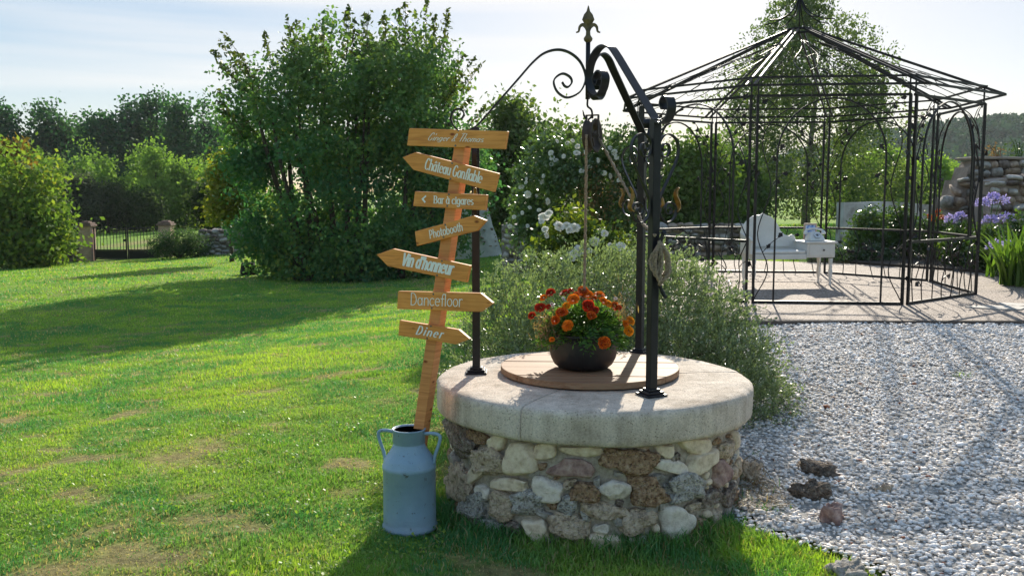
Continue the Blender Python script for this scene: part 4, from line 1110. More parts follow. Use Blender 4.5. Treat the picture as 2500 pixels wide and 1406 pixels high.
tone = np.repeat(rng.rand(ntw, 1), per, 0) * .5 + rng.rand(n, 1) * .5
cc = np.array([.10, .155, .075]) * (1 - tone) + np.array([.34, .40, .24]) * tone
npart('foliage', v1, q1, None, M['leaf_gloss'], sb, np.repeat(cc, 4, 0))
# twigs as slim three-sided wands
tv = []; tt = []; o = 0
sel = rng.choice(ntw, 2600, replace=False)
for i in sel:
    a = t[i] - ax_[i] * .05; b_ = t[i] + ax_[i] * Lt[i] * .55 + np.array([0, 0, -.1 * Lt[i][0]]); e_ = t[i] + ax_[i] * Lt[i] + np.array([0, 0, -.35 * Lt[i][0]]); s = nrm(np.cross(ax_[i], (0.2, .3, 1))) * .0016; s2 = nrm(np.cross(ax_[i], s)) * .0016
    tv += [a + s, a - s, a + s2, b_ + s * .7, b_ - s * .7, b_ + s2 * .7, e_]
    tt += [(o, o + 1, o + 4), (o, o + 4, o + 3), (o + 1, o + 2, o + 5), (o + 1, o + 5, o + 4), (o + 2, o, o + 3), (o + 2, o + 3, o + 5), (o + 3, o + 4, o + 6), (o + 4, o + 5, o + 6), (o + 5, o + 3, o + 6)]; o += 7
npart('twigs', np.array(tv), None, tt, M['twig'], sb)
mb = MB()
for k in range(16):
    a = rng.rand() * 6.28; b_ = np.array([.8 + rng.uniform(-.5, .6), 6.6 + rng.uniform(-.2, .2), gz(.8, 6.6) - .02]); e_ = np.array([math.cos(a), math.sin(a) * .6, 0])
    mb.tube([b_, b_ + e_ * .2 + (0, 0, .2), b_ + e_ * .5 + (0, 0, .42), b_ + e_ * .75 + (0, 0, .5)], [.012, .009, .006, .003], 5)
part('stems', mb, M['twig'], sb)

# ------------------------------------------------------------------ gazebo
GC = np.array([3.70, 12.26]); GR = 2.19; GH = 2.28
gaz = thing('iron_gazebo', (GC[0], GC[1], FLOOR), 'open eight sided iron gazebo with leafy wrought vines and a rafter roof', 'gazebo')
GA = [R_(-118.5 + 45 * k) for k in range(8)]
def gp(k, z, r=GR): return np.array([GC[0] + r * math.cos(GA[k % 8]), GC[1] + r * math.sin(GA[k % 8]), FLOOR + z])
bm_ = bmesh.new()
def iron_leaf(name):
    out = [(0, 0), (.22, .30), (.20, .42), (.36, .52), (.26, .74), (.12, .80), (0, 1.0)]
    vs = []; fs = []
    for zt_ in (.03, -.03):
        for i, (w, y) in enumerate(out):
            vs += [(-w, y, zt_ + w * .35), (0, y, zt_), (w, y, zt_ + w * .35)]
    n_ = len(out)
    for i in range(n_ - 1):
        for k in (0, 1):
            a = i * 3 + k; fs.append((a, a + 1, a + 4, a + 3)); b_ = n_ * 3 + a; fs.append((b_, b_ + 3, b_ + 4, b_ + 1))
        fs.append((i * 3, i * 3 + 3, n_ * 3 + i * 3 + 3, n_ * 3 + i * 3)); fs.append((i * 3 + 2, n_ * 3 + i * 3 + 2, n_ * 3 + i * 3 + 5, i * 3 + 5))
    mb = MB(); mb.add(vs, fs); return mb.mesh(name)
LEAF = iron_leaf('iron_leaf'); LEAF.materials.append(M['gaz_iron'])
rs = random.Random(44)
def add_leaf(p, d, nrm_, s):
    d = nrm(d); x = nrm(np.cross(d, nrm_)); z = np.cross(x, d)
    Mx = Matrix((x, d, z)).transposed()
    inst('leaf', LEAF, None, gaz, p, Mx.to_euler(), s)
MR = .69; TR = GH + .20
for k in range(8):
    a, b_ = gp(k, 0), gp(k + 1, 0); t = nrm(b_ - a); L = np.linalg.norm(b_ - a); out_ = nrm(np.array([t[1], -t[0], 0])); mid = (a + b_) / 2
    if out_.dot(mid - np.array([*GC, FLOOR])) < 0: out_ = -out_
    # paired posts at the corner
    bis = nrm(gp(k, 0) - np.array([*GC, FLOOR])); tn = np.array([-bis[1], bis[0], 0])
    for s_ in (-1, 1):
        mb = MB(); c = a + tn * s_ * .038; mb.beam(c, c + (0, 0, GH), .028, .028, out_); part('post', mb, M['gaz_iron'], gaz)
    def W(x, z): return a + t * x + np.array([0, 0, z])
    door = (k == 0)
    mb = MB(); mb.beam(W(.05, .016), W(L - .05, .016), .028, .030); part('bottom_rail', mb, M['gaz_iron'], gaz)
    mb = MB(); mb.beam(W(0.02, GH), W(L - .02, GH), .026, .028); part('eave_rail', mb, M['gaz_iron'], gaz)
    mb = MB(); mb.beam(W(-.02, TR) , W(L + .02, TR), .022, .022)
    part('upper_eave_rail', mb, M['gaz_iron'], gaz)
    for x in (.04, L - .04):
        mb = MB(); mb.beam(W(x, GH + .012), W(x, TR - .01), .014, .014, out_); part('fascia_bar', mb, M['gaz_iron'], gaz)
    oc0, oc1 = gp(k, TR - .105, GR + .21), gp(k + 1, TR - .105, GR + .21)
    mb = MB(); mb.beam(oc0, oc1, .024, .024); part('roof_edge', mb, M['gaz_iron'], gaz)
    if not door:
        mb = MB(); mb.beam(W(.04, MR), W(L - .04, MR), .026, .030); part('mid_rail', mb, M['gaz_iron'], gaz)
    # arch
    ins_ = .26; x0, x1 = ins_, L - ins_; z0 = .03 if door else MR + .015; zs = 1.62; za = GH - .03; rx = (x1 - x0) / 2
    pts = [W(x0, z0), W(x0, (z0 + zs) / 2), W(x0, zs)] + [W((x0 + x1) / 2 - rx * math.cos(th), zs + (za - zs) * math.sin(th)) for th in np.linspace(0, math.pi, 21)][1:-1] + [W(x1, zs), W(x1, (z0 + zs) / 2), W(x1, z0)]
    mb = MB(); mb.flat(pts, out_, .020, .017); part('arch', mb, M['gaz_iron'], gaz)
    # vines in the spandrels and beside the arch
    for s_ in (0, 1):
        X = (lambda x: x) if s_ == 0 else (lambda x: L - x)
        z_lo = .03 if door else MR
        r2 = rs.uniform(.7, 1.3)
        stem = [(.05, z_lo + .02), (.19, z_lo + .35), (.07, z_lo + .75), (.20, z_lo + 1.1 if not door else z_lo + 1.25), (.10, 1.75), (.17, 1.98), (.34, 2.12), (.52 * r2, 2.20)]
        pts = [W(X(x), min(z, GH - .03)) for x, z in stem]; mb = MB(); sp = spline(pts, 6); mb.tube(sp, .0065, 5)
        for zz, dx in ((z_lo + .55, .17), (1.5, .14), (1.9, .20), (2.08, .14), (1.3, .12)):
            j = min(range(len(sp)), key=lambda i: abs(sp[i][2] - FLOOR - zz)); p0 = sp[j]
            sg = 1 if (rs.random() < .6) else -1; dx2 = dx * sg * (1 if s_ == 0 else -1)
            p1 = p0 + t * dx2 * .5 + np.array([0, 0, .10]); p2 = p0 + t * dx2 * .95 + np.array([0, 0, .16])
            if abs((p2 - W(0, p2[2] - FLOOR - 0)).dot(t)) < .03 or p2[2] > FLOOR + GH - .02: continue
            mb.tube(spline([p0, p1, p2], 4), .005, 4)
            add_leaf(p2, t * dx2 + np.array([0, 0, rs.uniform(-.1, .25)]), out_ + t * rs.uniform(-.6, .6), rs.uniform(.075, .10))
            if rs.random() < .8: add_leaf(p1, np.array([0, 0, -.6]) + t * rs.uniform(-.5, .5), out_ + t * rs.uniform(-.6, .6), rs.uniform(.07, .09))
        part('vine', mb, M['gaz_iron'], gaz)
    if not door:
        mb = MB()
        for j in range(7):
            x = .16 + (L - .32) * j / 6 + rs.uniform(-.05, .05)
            top = MR - .02 if j % 2 == 0 else rs.uniform(.42, .58)
            pts = spline([W(x, .03), W(x + rs.uniform(-.06, .06), top * .4), W(x + rs.uniform(-.05, .05), top * .7), W(x + rs.uniform(-.12, .12), top)], 5)
            mb.tube(pts, .0065, 5)
            for q_ in range(2):
                i = int(len(pts) * rs.uniform(.3, .95)); p0 = pts[min(i, len(pts) - 1)]; dx = rs.choice((-1, 1)) * rs.uniform(.06, .14); p1 = p0 + t * dx + np.array([0, 0, .07])
                if p1[2] > FLOOR + MR - .03: continue
                mb.tube([p0, (p0 + p1) / 2 + (0, 0, .012), p1], .005, 4); add_leaf(p1, t * dx + np.array([0, 0, .05 * rs.uniform(-1, 1)]), out_ + t * rs.uniform(-.7, .7), rs.uniform(.075, .10))
        part('branch_panel', mb, M['gaz_iron'], gaz)
    # rafters in pairs and thin roof vines between
    apex = np.array([GC[0], GC[1], FLOOR + 3.36])
    for s_ in (-1, 1):
        lo_ = gp(k, TR - .105, GR + .21) + tn * s_ * .042; hi_ = apex + bis * .16 + tn * s_ * .03 + np.array([0, 0, -.06])
        mb = MB(); mb.beam(lo_, hi_, .021, .024); part('rafter', mb, M['gaz_iron'], gaz)
    mb = MB(); A_, B_ = gp(k, TR - .09, GR + .2), gp(k + 1, TR - .09, GR + .2)
    for f0, f1, ph in ((.25, .42, 0), (.5, .52, 1.5), (.75, .6, 3.0)):
        p0 = A_ + (B_ - A_) * f0; p1 = (A_ + (B_ - A_) * f1) * .12 + (apex - np.array([0, 0, .12])) * .88
        pts = [p0 + (p1 - p0) * u_ + t * .10 * math.sin(ph + 9 * u_) * (1 - u_) for u_ in np.linspace(0, 1, 14)]; mb.tube(pts, .0055, 4)
        for j in (4, 8):
            mb.tube([pts[j], pts[j] + t * .12 * (1 if ph < 2 else -1) - (apex - p0) * .03, pts[j] + t * .2 * (1 if ph < 2 else -1) + (apex - p0) * .02], .0045, 4)
    part('roof_vine', mb, M['gaz_iron'], gaz)
    # crowning ornament
    e = bis; cp_ = spline([apex + (0, 0, .42), apex + e * .035 + (0, 0, .30), apex + e * .12 + (0, 0, .17), apex + e * .27 + (0, 0, .08), apex + e * .44 + (0, 0, .05)], 5)
    mb = MB(); mb.tube(cp_, .008, 5); part('crown_bar', mb, M['gaz_iron'], gaz)
mb = MB()
ring = [apex + np.array([.17 * math.cos(th), .17 * math.sin(th), -.055]) for th in np.linspace(0, 2 * math.pi, 25)]; mb.tube(ring, .016, 6, False)
mb.tube([apex + (0, 0, -.10), apex + (0, 0, .44)], .009, 8)
part('roof_ring', mb, M['gaz_iron'], gaz)

# ------------------------------------------------------------------ telephone bench
bf = G(2030, 697, FLOOR); by = R_(8)
be = np.array([math.cos(by), math.sin(by), 0]); bn = np.array([math.sin(by), -math.cos(by), 0]); BL = 1.16; BD = .42
B0 = bf + be * .03 + bn * .03                     # front right corner
bench = thing('telephone_bench', B0 - be * BL / 2 - bn * BD / 2, 'white painted telephone bench with curved back and small drawer cabinet', 'bench')
Rb = Matrix.Rotation(by, 3, 'Z')
def Bp(x, y, z): return B0 - be * BL + be * x - bn * y + np.array([0, 0, z])       # x from the left end, y from the front
def Bbox(mb, x0, x1, y0, y1, z0, z1): return mb.box(Bp((x0 + x1) / 2, (y0 + y1) / 2, (z0 + z1) / 2), (x1 - x0, y1 - y0, z1 - z0), Rb)
CX = .76
part('seat_frame', Bbox(MB(), .02, CX, .01, BD - .01, .355, .425), M['white_paint'], bench, .006)
part('seat_cushion', Bbox(MB(), .05, CX - .005, .015, BD - .06, .426, .470), M['white_paint'], bench, .020)
cab = part('cabinet', Bbox(MB(), CX + .002, BL - .012, .0, BD, .375, .560), M['white_paint'], bench, .004)
part('table_top', Bbox(MB(), CX - .02, BL + .015, -.02, BD + .01, .562, .588), M['white_paint'], bench, .008)
part('drawer', Bbox(MB(), CX + .03, BL - .04, -.010, -.001, .400, .540), M['white_paint'], bench, .003)
mb = MB(); c = Bp((CX + BL) / 2 + .02, -.011, .475); mb.tube([c, c + bn * .008, c + bn * .020], [.006, .012, .011], 10); part('drawer_knob', mb, plain('dark_knob', (.05, .03, .025), .4), bench)
# scrolled back: tall at the left, sweeping down to the table
bp = [(.0, .40), (.0, .62), (-.01, .70), (.02, .78), (.08, .86), (.16, .915), (.26, .93), (.30, .955), (.34, .93), (.42, .90), (.48, .85), (.525, .78), (.56, .71), (.62, .66), (.68, .645), (.715, .665), (.74, .660), (.765, .63), (.78, .595), (.78, .40)]
mb = MB(); mb.prism([Bp(x, BD - .035, z) for x, z in bp], -bn * .032); part('backrest', mb, M['white_paint'], bench, .008)
ip = [(.06, .50), (.06, .66), (.09, .76), (.16, .83), (.26, .85), (.36, .83), (.42, .78), (.47, .70), (.54, .62), (.62, .58), (.68, .56), (.68, .50)]
mb = MB(); mb.prism([Bp(x, BD - .055, z) for x, z in ip], -bn * .018); part('back_panel', mb, M['white_paint'], bench, .012)
mb = MB(); mb.prism([Bp(-.012, y, z) for y, z in ((.03, .42), (.03, .575), (.015, .60), (.03, .63), (.10, .645), (.22, .655), (BD - .036, .69), (BD - .036, .42))], be * .034); part('side_panel', mb, M['white_paint'], bench, .006)
lp = [(.020, 0), (.016, .02), (.013, .06), (.022, .11), (.030, .17), (.026, .21), (.018, .235), (.028, .25), (.018, .265), (.026, .30), (.030, .36)]
for x, y in ((.045, .04), (.045, BD - .045), (BL - .05, .04), (BL - .05, BD - .045)):
    mb = MB(); mb.lathe([(r, z) for r, z in lp], Bp(x, y, .001), 12); part('leg', mb, M['white_paint'], bench)
# ---- telephone
tp = Bp((CX + BL) / 2 + .0, .20, .590)
tel = thing('telephone', tp, 'white rotary dial telephone on the bench cabinet', 'telephone')
TW = plain('ivory_plastic', (.72, .71, .68), .25, .5)
def T(x, y, z): return tp + be * x - bn * y + np.array([0, 0, z])
mb = MB(); vs = []
for (w, d0, d1, z) in ((.105, -.085, .10, 0), (.105, -.085, .10, .018), (.088, -.045, .085, .065), (.062, .0, .075, .115)):
    vs += [T(-w, d0, z), T(w, d0, z), T(w, d1, z), T(-w, d1, z)]
fs = [(3, 2, 1, 0), (12, 13, 14, 15)] + [(i * 4 + k, i * 4 + (k + 1) % 4, (i + 1) * 4 + (k + 1) % 4, (i + 1) * 4 + k) for i in range(3) for k in range(4)]
mb.add(vs, fs); part('phone_body', mb, TW, tel, .010)
mb = MB(); hp = spline([T(-.125, .02, .112), T(-.115, .035, .135), T(-.06, .04, .152), T(0, .04, .157), T(.06, .04, .152), T(.115, .035, .135), T(.125, .02, .112)], 4)
mb.tube(hp, [.022 if i < 2 or i > len(hp) - 3 else .014 for i in range(len(hp))], 10); mb.lathe([(.028, -.02), (.032, 0), (.02, .02)], T(-.125, .02, .105), 12); mb.lathe([(.028, -.02), (.032, 0), (.02, .02)], T(.125, .02, .105), 12)
part('handset', mb, TW, tel)
dn = nrm(bn * .75 + np.array([0, 0, .6])); dc = T(0, -.050, .068); mb = MB(); mb.tube([dc, dc + dn * .012], .047, 20); part('dial', mb, plain('dial_grey', (.45, .47, .50), .3), tel)
du = nrm(np.cross(be, dn))
for k in range(10):
    th = R_(30 + 30 * k); c = dc + dn * .0125 + (be * math.cos(th) + du * math.sin(th)) * .034; mb = MB(); mb.tube([c, c + dn * .002], .0075, 8); part('finger_hole', mb, plain('dial_white', (.8, .82, .85), .3), tel)
mb = MB(); mb.tube([dc + dn * .012, dc + dn * .015], .014, 12); part('dial_centre', mb, plain('dial_dark', (.06, .06, .07), .4), tel)
mb = MB(); cp_ = [T(.105 + .02 * math.sin(i * 1.9), .0 - .02 * i / 14, .012 + .006 * math.cos(i * 1.9) + .05 * max(0, 1 - i / 6)) for i in range(26)]; mb.tube(cp_, .005, 5); part('cord', mb, TW, tel)
# ---- picture frame
fp = Bp((CX + BL) / 2 - .01, .33, .590)
pf = thing('picture_frame', fp, 'small light wooden picture frame standing behind the telephone', 'picture frame')
def Fp(x, z, d=0): return fp + be * x + np.array([0, 0, z]) + bn * d
fw, fh = .092, .225
M['frame_wood'] = plain('pale_frame_wood', (.50, .36, .26), .5)
for (x0, x1, z0, z1) in ((-fw, fw, fh - .022, fh), (-fw, fw, 0, .022), (-fw, -fw + .020, .0225, fh - .0225), (fw - .020, fw, .0225, fh - .0225)):
    mb = MB(); mb.prism([Fp(x0, z0, .008), Fp(x1, z0, .008), Fp(x1, z1, .008), Fp(x0, z1, .008)], -bn * .018); part('frame_side', mb, M['frame_wood'], pf)
mb = MB(); mb.prism([Fp(-fw + .02, .022, .001), Fp(fw - .02, .022, .001), Fp(fw - .02, fh - .022, .001), Fp(-fw + .02, fh - .022, .001)], -bn * .006)
m, nt, b = new_mat('blue_print'); v = coords(nt, 'Object'); n1 = nd(nt, "ShaderNodeTexNoise", Scale=22, Detail=3); nt.links.new(v, n1.inputs['Vector']); r1 = ramp(nt, n1.outputs['Fac'], [(.42, (.10, .22, .62)), (.52, (.35, .50, .82)), (.6, (.72, .78, .88))]); nt.links.new(r1.outputs['Color'], b.inputs['Base Color']); b.inputs['Roughness'].default_value = .3
part('print', mb, m, pf)
# ------------------------------------------------------------------ gate, pillars and boundary walls
GY = 42.0
M['brick'] = None
m, nt, b = new_mat('rosy_brickwork'); v = coords(nt, 'Object', (1, 1, 1), (R_(90), 0, 0))
bk = nd(nt, "ShaderNodeTexBrick", Scale=4.2); bk.inputs['Color1'].default_value = (.42, .24, .185, 1); bk.inputs['Color2'].default_value = (.54, .36, .28, 1); bk.inputs['Mortar'].default_value = (.5, .42, .36, 1)
nt.links.new(v, bk.inputs['Vector']); n1 = nd(nt, "ShaderNodeTexNoise", Scale=3, Detail=5); nt.links.new(v, n1.inputs['Vector']); r1 = ramp(nt, n1.outputs['Fac'], [(.3, (.75, .75, .75)), (.7, (1.15, 1.12, 1.1))])
mu = nd(nt, "ShaderNodeMix", data_type='RGBA', blend_type='MULTIPLY'); mu.inputs['Factor'].default_value = 1; nt.links.new(bk.outputs['Color'], mu.inputs['A']); nt.links.new(r1.outputs['Color'], mu.inputs['B']); nt.links.new(mu.outputs['Result'], b.inputs['Base Color'])
b.inputs['Roughness'].default_value = .95; M['brick'] = m
M['cap'] = noisy('weathered_cap_brick', [(.3, (.12, .075, .06)), (.7, (.26, .17, .13))], 6, 5, .95, .4, .02)
for i, (x0, x1, ytop) in enumerate(((201, 230, 553), (394, 423, 551))):
    a, c = P(x0, 632, GY), P(x1, 632, GY); cx = (a[0] + c[0]) / 2; w = c[0] - a[0]; zb = gz(cx, GY) - .1; zt = P(x0, ytop, GY)[2]
    t_ = thing('gate_pillar', (cx, GY, zb), ('square rosy brick gate pillar standing clear of the juniper at the gate' if i == 0 else 'square rosy brick gate pillar half hidden behind the low juniper'), 'gate pillar', 'pillars of the garden gate')
    mb = MB(); mb.box((cx, GY, (zb + zt) / 2), (w, w, zt - zb)); part('shaft', mb, M['brick'], t_, .01)
    mb = MB(); mb.box((cx, GY, zt + .045), (w + .12, w + .12, .088)); mb.box((cx, GY, zt + .13), (w + .02, w + .02, .08)); mb.box((cx, GY, zt + .20), (w * .62, w * .62, .06)); part('cap', mb, M['cap'], t_, .015)
ga, gb = P(231, 628, GY), P(393, 628, GY); gzb = min(ga[2], gz(ga[0], GY)) + .08
gate = thing('garden_gate', ((ga[0] + gb[0]) / 2, GY, gzb - .1), 'black iron double gate of upright bars between brick pillars', 'gate')
gm = (ga[0] + gb[0]) / 2; gh = P(300, 557, GY)[2]
for x0, x1 in ((ga[0], gm - .02), (gm + .02, gb[0])):
    for z in (gzb, gzb + .42, gh):
        mb = MB(); mb.beam((x0, GY, z), (x1, GY, z), .04, .04); part('rail', mb, M['iron'], gate)
    for x in (x0 + .02, x1 - .02):
        mb = MB(); mb.beam((x, GY, gzb - .06), (x, GY, gh + .03), .05, .05, (0, 1, 0)); part('stile', mb, M['iron'], gate)
    n_ = 10
    for k in range(1, n_):
        x = x0 + (x1 - x0) * k / n_; mb = MB(); mb.beam((x, GY, gzb + .44), (x, GY, gh - .02), .022, .022, (0, 1, 0)); part('bar', mb, M['iron'], gate)
    mb = MB(); mb.box(((x0 + x1) / 2, GY, gzb + .21), (x1 - x0 - .10, .012, .37)); part('kick_panel', mb, M['iron'], gate)
mb = MB(); mb.box((gm - .08, GY - .04, gzb + .85), (.16, .05, .10)); part('lock', mb, M['iron'], gate)

ROCKS = [stone_mesh(1, 1, 1, 500 + k, .14, ICO2, .62) for k in range(8)]
def rock_me(name, k, mat):
    me = np_mesh(name, ROCKS[k][0], None, ROCKS[k][1], None, True); me.materials.append(mat); return me
WM = {'a': noisy('wall_stone_grey', [(.3, (0.169, 0.150, 0.130)), (.7, (0.468, 0.429, 0.390))], 2.2, 6, .95, .5, .05), 'b': noisy('wall_stone_warm', [(.3, (0.221, 0.150, 0.104)), (.7, (0.520, 0.403, 0.312))], 2.2, 6, .95, .5, .05),
      'c': noisy('wall_stone_pale', [(.3, (0.364, 0.325, 0.286)), (.7, (0.650, 0.598, 0.533))], 2.2, 6, .95, .5, .05), 'd': noisy('wall_stone_dark', [(.3, (0.078, 0.058, 0.052)), (.7, (0.260, 0.202, 0.169))], 2.2, 6, .95, .5, .05)}
RME = {(mk, k): rock_me('wall_stone_' + mk, k, WM[mk]) for mk in WM for k in range(4)}
def rubble(wall, xs, top, bot, Y, cw, ch, depth, rng, kinds, skip=None, ny=None, core=True, yf=None):
    """lay stones course by course between functions top(x) and bot(x)"""
    x = xs[0]; zlo = min(bot(xs[0]), bot(xs[1])); z = zlo; row = 0; cnt = 0
    while True:
        x = xs[0] + (.3 * cw if row % 2 else 0); any_ = False; hrow = ch * rng.uniform(.65, 1.35)
        while x < xs[1]:
            w = cw * rng.uniform(.6, 1.5); cx = x + w / 2; zc = z + hrow / 2
            if zc < top(cx) and zc > bot(cx) - hrow:
                any_ = True; mk = kinds[rng.randint(len(kinds))]; yy = (Y if yf is None else yf(cx)) + rng.uniform(-.12, .12) * depth
                inst('stone', RME[(mk, rng.randint(4))], None, wall, (cx, yy, zc + rng.uniform(-.1, .1) * ch), (rng.uniform(-.3, .3), rng.uniform(-.3, .3), rng.uniform(-.3, .3)), (w * rng.uniform(.85, 1.05), depth * 1.0, hrow * rng.uniform(.75, 1.25))); cnt += 1
            x += w
        z += hrow * .92; row += 1
        if z > max(top(u) for u in np.linspace(xs[0], xs[1], 9)) + ch or row > 40: break
    return cnt
def slab_core(wall, xs, top, bot, Y, depth, mat, inset=.04, n=24, yf=None):
    mb = MB(); vs = []; fs = []
    for i in range(n + 1):
        x = xs[0] + (xs[1] - xs[0]) * i / n; yy = Y if yf is None else yf(x)
        for (dy, zz) in ((-depth / 2, bot(x) - .15), (-depth / 2, top(x) - inset), (depth / 2, top(x) - inset), (depth / 2, bot(x) - .15)): vs.append((x, yy + dy, zz))
    for i in range(n):
        for k in range(4): fs.append((i * 4 + k, i * 4 + (k + 1) % 4, (i + 1) * 4 + (k + 1) % 4, (i + 1) * 4 + k))
    fs += [(3, 2, 1, 0), tuple(n * 4 + k for k in range(4))]; mb.add(vs, fs); part('wall_core', mb, mat, wall)
rng = np.random.RandomState(8)
M['wall_mortar'] = noisy('grey_wall_mortar', [(.3, (.16, .14, .12)), (.7, (.32, .29, .25))], 3, 6, .95, .5, .03)
# low dry stone wall right of the gate, running behind the big bush
def wall_line(name, x0p, x1p, tp, bp_, Y, cw, ch, label, kinds, cat='stone wall'):
    a, c = P(x0p, bp_, Y), P(x1p, bp_, Y); zt = P(x0p, tp, Y)[2]; zb = lambda x: gz(x, Y) - .05
    ww = thing(name, ((a[0] + c[0]) / 2, Y, zb((a[0] + c[0]) / 2)), label, cat)
    top = lambda x: zt + .10 * (vnoise(x, 0, 1.2, 4) - .5) * 2
    slab_core(ww, (a[0], c[0]), lambda x: float(top(x)) - .05, zb, Y, .34, M['wall_mortar'])
    rubble(ww, (a[0], c[0]), lambda x: float(top(x)), zb, Y - .12, cw, ch, .34, rng, kinds); return ww
wall_line('dry_stone_wall', 488, 650, 556, 608, 41.5, .30, .17, 'low grey dry stone wall between the juniper and the big bush', 'aacd')
wall_line('garden_wall', 150, 203, 578, 628, 42.3, .34, .2, 'short dark stone wall stub left of the gate pillar', 'bdd')
wall_line('back_wall', 1225, 1800, 547, 592, 25.0, .24, .14, 'long low rubble wall across the lawn behind the gazebo', 'aabdc')
# rubble buttress with white mortar
a = P(1150, 606, 31); bz = gz(a[0], 31) - .05; bxc = P(1168, 606, 31)[0]
but = thing('lime_buttress', (bxc, 31, bz), 'sloping white limewashed rubble buttress behind the signpost', 'buttress')
M['lime'] = noisy('limewash', [(.3, (.42, .42, .40)), (.7, (.66, .66, .63))], 4, 7, .95, .6, .03)
vs, fs = [], []; zt = P(1190, 508, 31)[2]; nb = 14
for i in range(nb + 1):
    f = i / nb; z = bz + (zt - bz) * f; xl = P(1090, 600, 31)[0] + .1 * f; xr = P(1229, 600, 31)[0] * (1 - f) + P(1190, 520, 31)[0] * f
    for k in range(16):
        th = 2 * math.pi * k / 16; cx = (xl + xr) / 2; rx = (xr - xl) / 2; ry = .55 * (1 - .35 * f)
        x = cx + math.copysign(abs(math.cos(th)) ** .6, math.cos(th)) * rx; y = 31 + math.copysign(abs(math.sin(th)) ** .6, math.sin(th)) * ry
        vs.append((x + .05 * nz3((x, y, z), 3), y + .06 * nz3((x, y, z), 4, 3), z))
for i in range(nb):
    for k in range(16): fs.append((i * 16 + k, i * 16 + (k + 1) % 16, (i + 1) * 16 + (k + 1) % 16, (i + 1) * 16 + k))
fs.append(tuple(nb * 16 + k for k in range(16))); mb = MB(); mb.add(vs, fs, True); part('rendered_mass', mb, M['lime'], but)
for k in range(46):
    f = rng.rand(); px = rng.uniform(1150, 1226 - 34 * f); py = 602 - 88 * f; p = P(px, py, 31 - .56 * (1 - .35 * f)); inst('stone', RME[('ad'[k % 2] if k % 3 else 'b', k % 4)], None, but, p, (0, rng.uniform(-.2, .2), 0), (rng.uniform(.05, .11), .06, rng.uniform(.03, .055)))
# right: whitewashed wall and ruined stepped rubble wall
WWY = 22.0; wa, wb = P(2050, 540, WWY), P(2330, 540, WWY)
ww = thing('whitewashed_wall', ((wa[0] + wb[0]) / 2, WWY, gz(wa[0], WWY)), 'low peeling whitewashed wall behind the flower bed', 'wall')
M['whitewash'] = noisy('peeling_whitewash', [(.35, (.20, .17, .16)), (.5, (.42, .41, .42)), (.7, (.58, .58, .60))], 2.4, 8, .95, .5, .03)
slab_core(ww, (wa[0], wb[0]), lambda x: P(2050, 494, WWY)[2] + .05 * math.sin(x * 3) * .5 + .03 * math.sin(x * 1.1), lambda x: gz(x, WWY), WWY, .5, M['whitewash'], 0)
RY = 17.5
def rx_(px, Y=RY): return P(px, 450, Y)[0]
def rz_(py, Y=RY): return P(2400, py, Y)[2]
ruin = thing('ruined_wall', (rx_(2400), RY, gz(rx_(2400), RY)), 'tall ruined rubble stone wall stepping down behind the agapanthus', 'stone wall')
def ruin_top(x):
    px = 1250 + x / RY * F * 1.0
    if px < 2290: return rz_(520)
    if px < 2312: return rz_(478)
    if px < 2336: return rz_(436)
    if px < 2356: return rz_(405)
    return rz_(390)
M['ruin_mortar'] = noisy('pinkish_lime_mortar', [(.3, (.20, .15, .12)), (.7, (.40, .33, .28))], 3, 7, .95, .7, .03)
slab_core(ruin, (rx_(2286), rx_(2760)), lambda x: ruin_top(x) - .03, lambda x: gz(x, RY), RY + .05, .55, M['ruin_mortar'], 0, 60)
rubble(ruin, (rx_(2284), rx_(2700)), ruin_top, lambda x: rz_(560), RY - .22, .23, .14, .3, rng, 'bbcda')
mb = MB(); x0, x1 = rx_(2350), rx_(2760); mb.prism([(x0, RY - .33, rz_(391)), (x1, RY - .33, rz_(391)), (x1, RY + .38, rz_(391)), (x0, RY + .38, rz_(391))], (0, 0, .05)); part('coping', mb, M['ruin_mortar'], ruin, .02)
# lower leaf of the ruin in front
RY2 = 16.6
slab_core(ruin, (P(2398, 450, RY2)[0], P(2750, 450, RY2)[0]), lambda x: P(2400, 442, RY2)[2] + .06 * math.sin(x * 3), lambda x: gz(x, RY2), RY2, .5, M['ruin_mortar'], 0, 30)
rubble(ruin, (P(2392, 450, RY2)[0], P(2700, 450, RY2)[0]), lambda x: P(2400, 440, RY2)[2] + .06 * math.sin(x * 3), lambda x: P(2400, 560, RY2)[2], RY2 - .20, .22, .14, .28, rng, 'bbcd')

# ------------------------------------------------------------------ trees
rng = np.random.RandomState(77)
GREEN = [(.020, .045, .014), (.045, .085, .022), (.085, .125, .03)]
def place_tree(name, label, cat, px, Y, top_py, half, blobs, ntw, per, leaf, spread, cols, mat='leaf_far', group=None, base_py=None, trunk=.12, limbs=6, droop=.15, ragged=0, shell=.55, aspect=.6, lean=0, bark='bark', cut=None, flat=0):
    """blobs are given in units of the half width (x, y) and the height (z)"""
    x = P(px, 500, Y)[0]; zb = gz(x, Y) - .05; zt = P(px, top_py, Y)[2]; H = zt - zb; w = half * Y / F
    bl = [(x + b_[0] * w, Y + b_[1] * w, zb + b_[2] * H, b_[3] * w, b_[4] * w, b_[5] * H) for b_ in blobs]
    t_ = thing(name, (x, Y, zb), label, cat, group)
    part('trunk', trunk_mb((x, Y, zb), H * .8, trunk, rng, limbs, w * .8, lean), M[bark], t_)
    v, q, c = crown(bl, ntw, per, leaf, spread, cols, rng, shell, aspect, droop, flat, zb + .02 if cut is None else zb + cut, ragged, .35, max(24, ntw // 14), .42)
    npart('crown', v, q, None, M[mat], t_, c); return t_, bl, H, w, zb
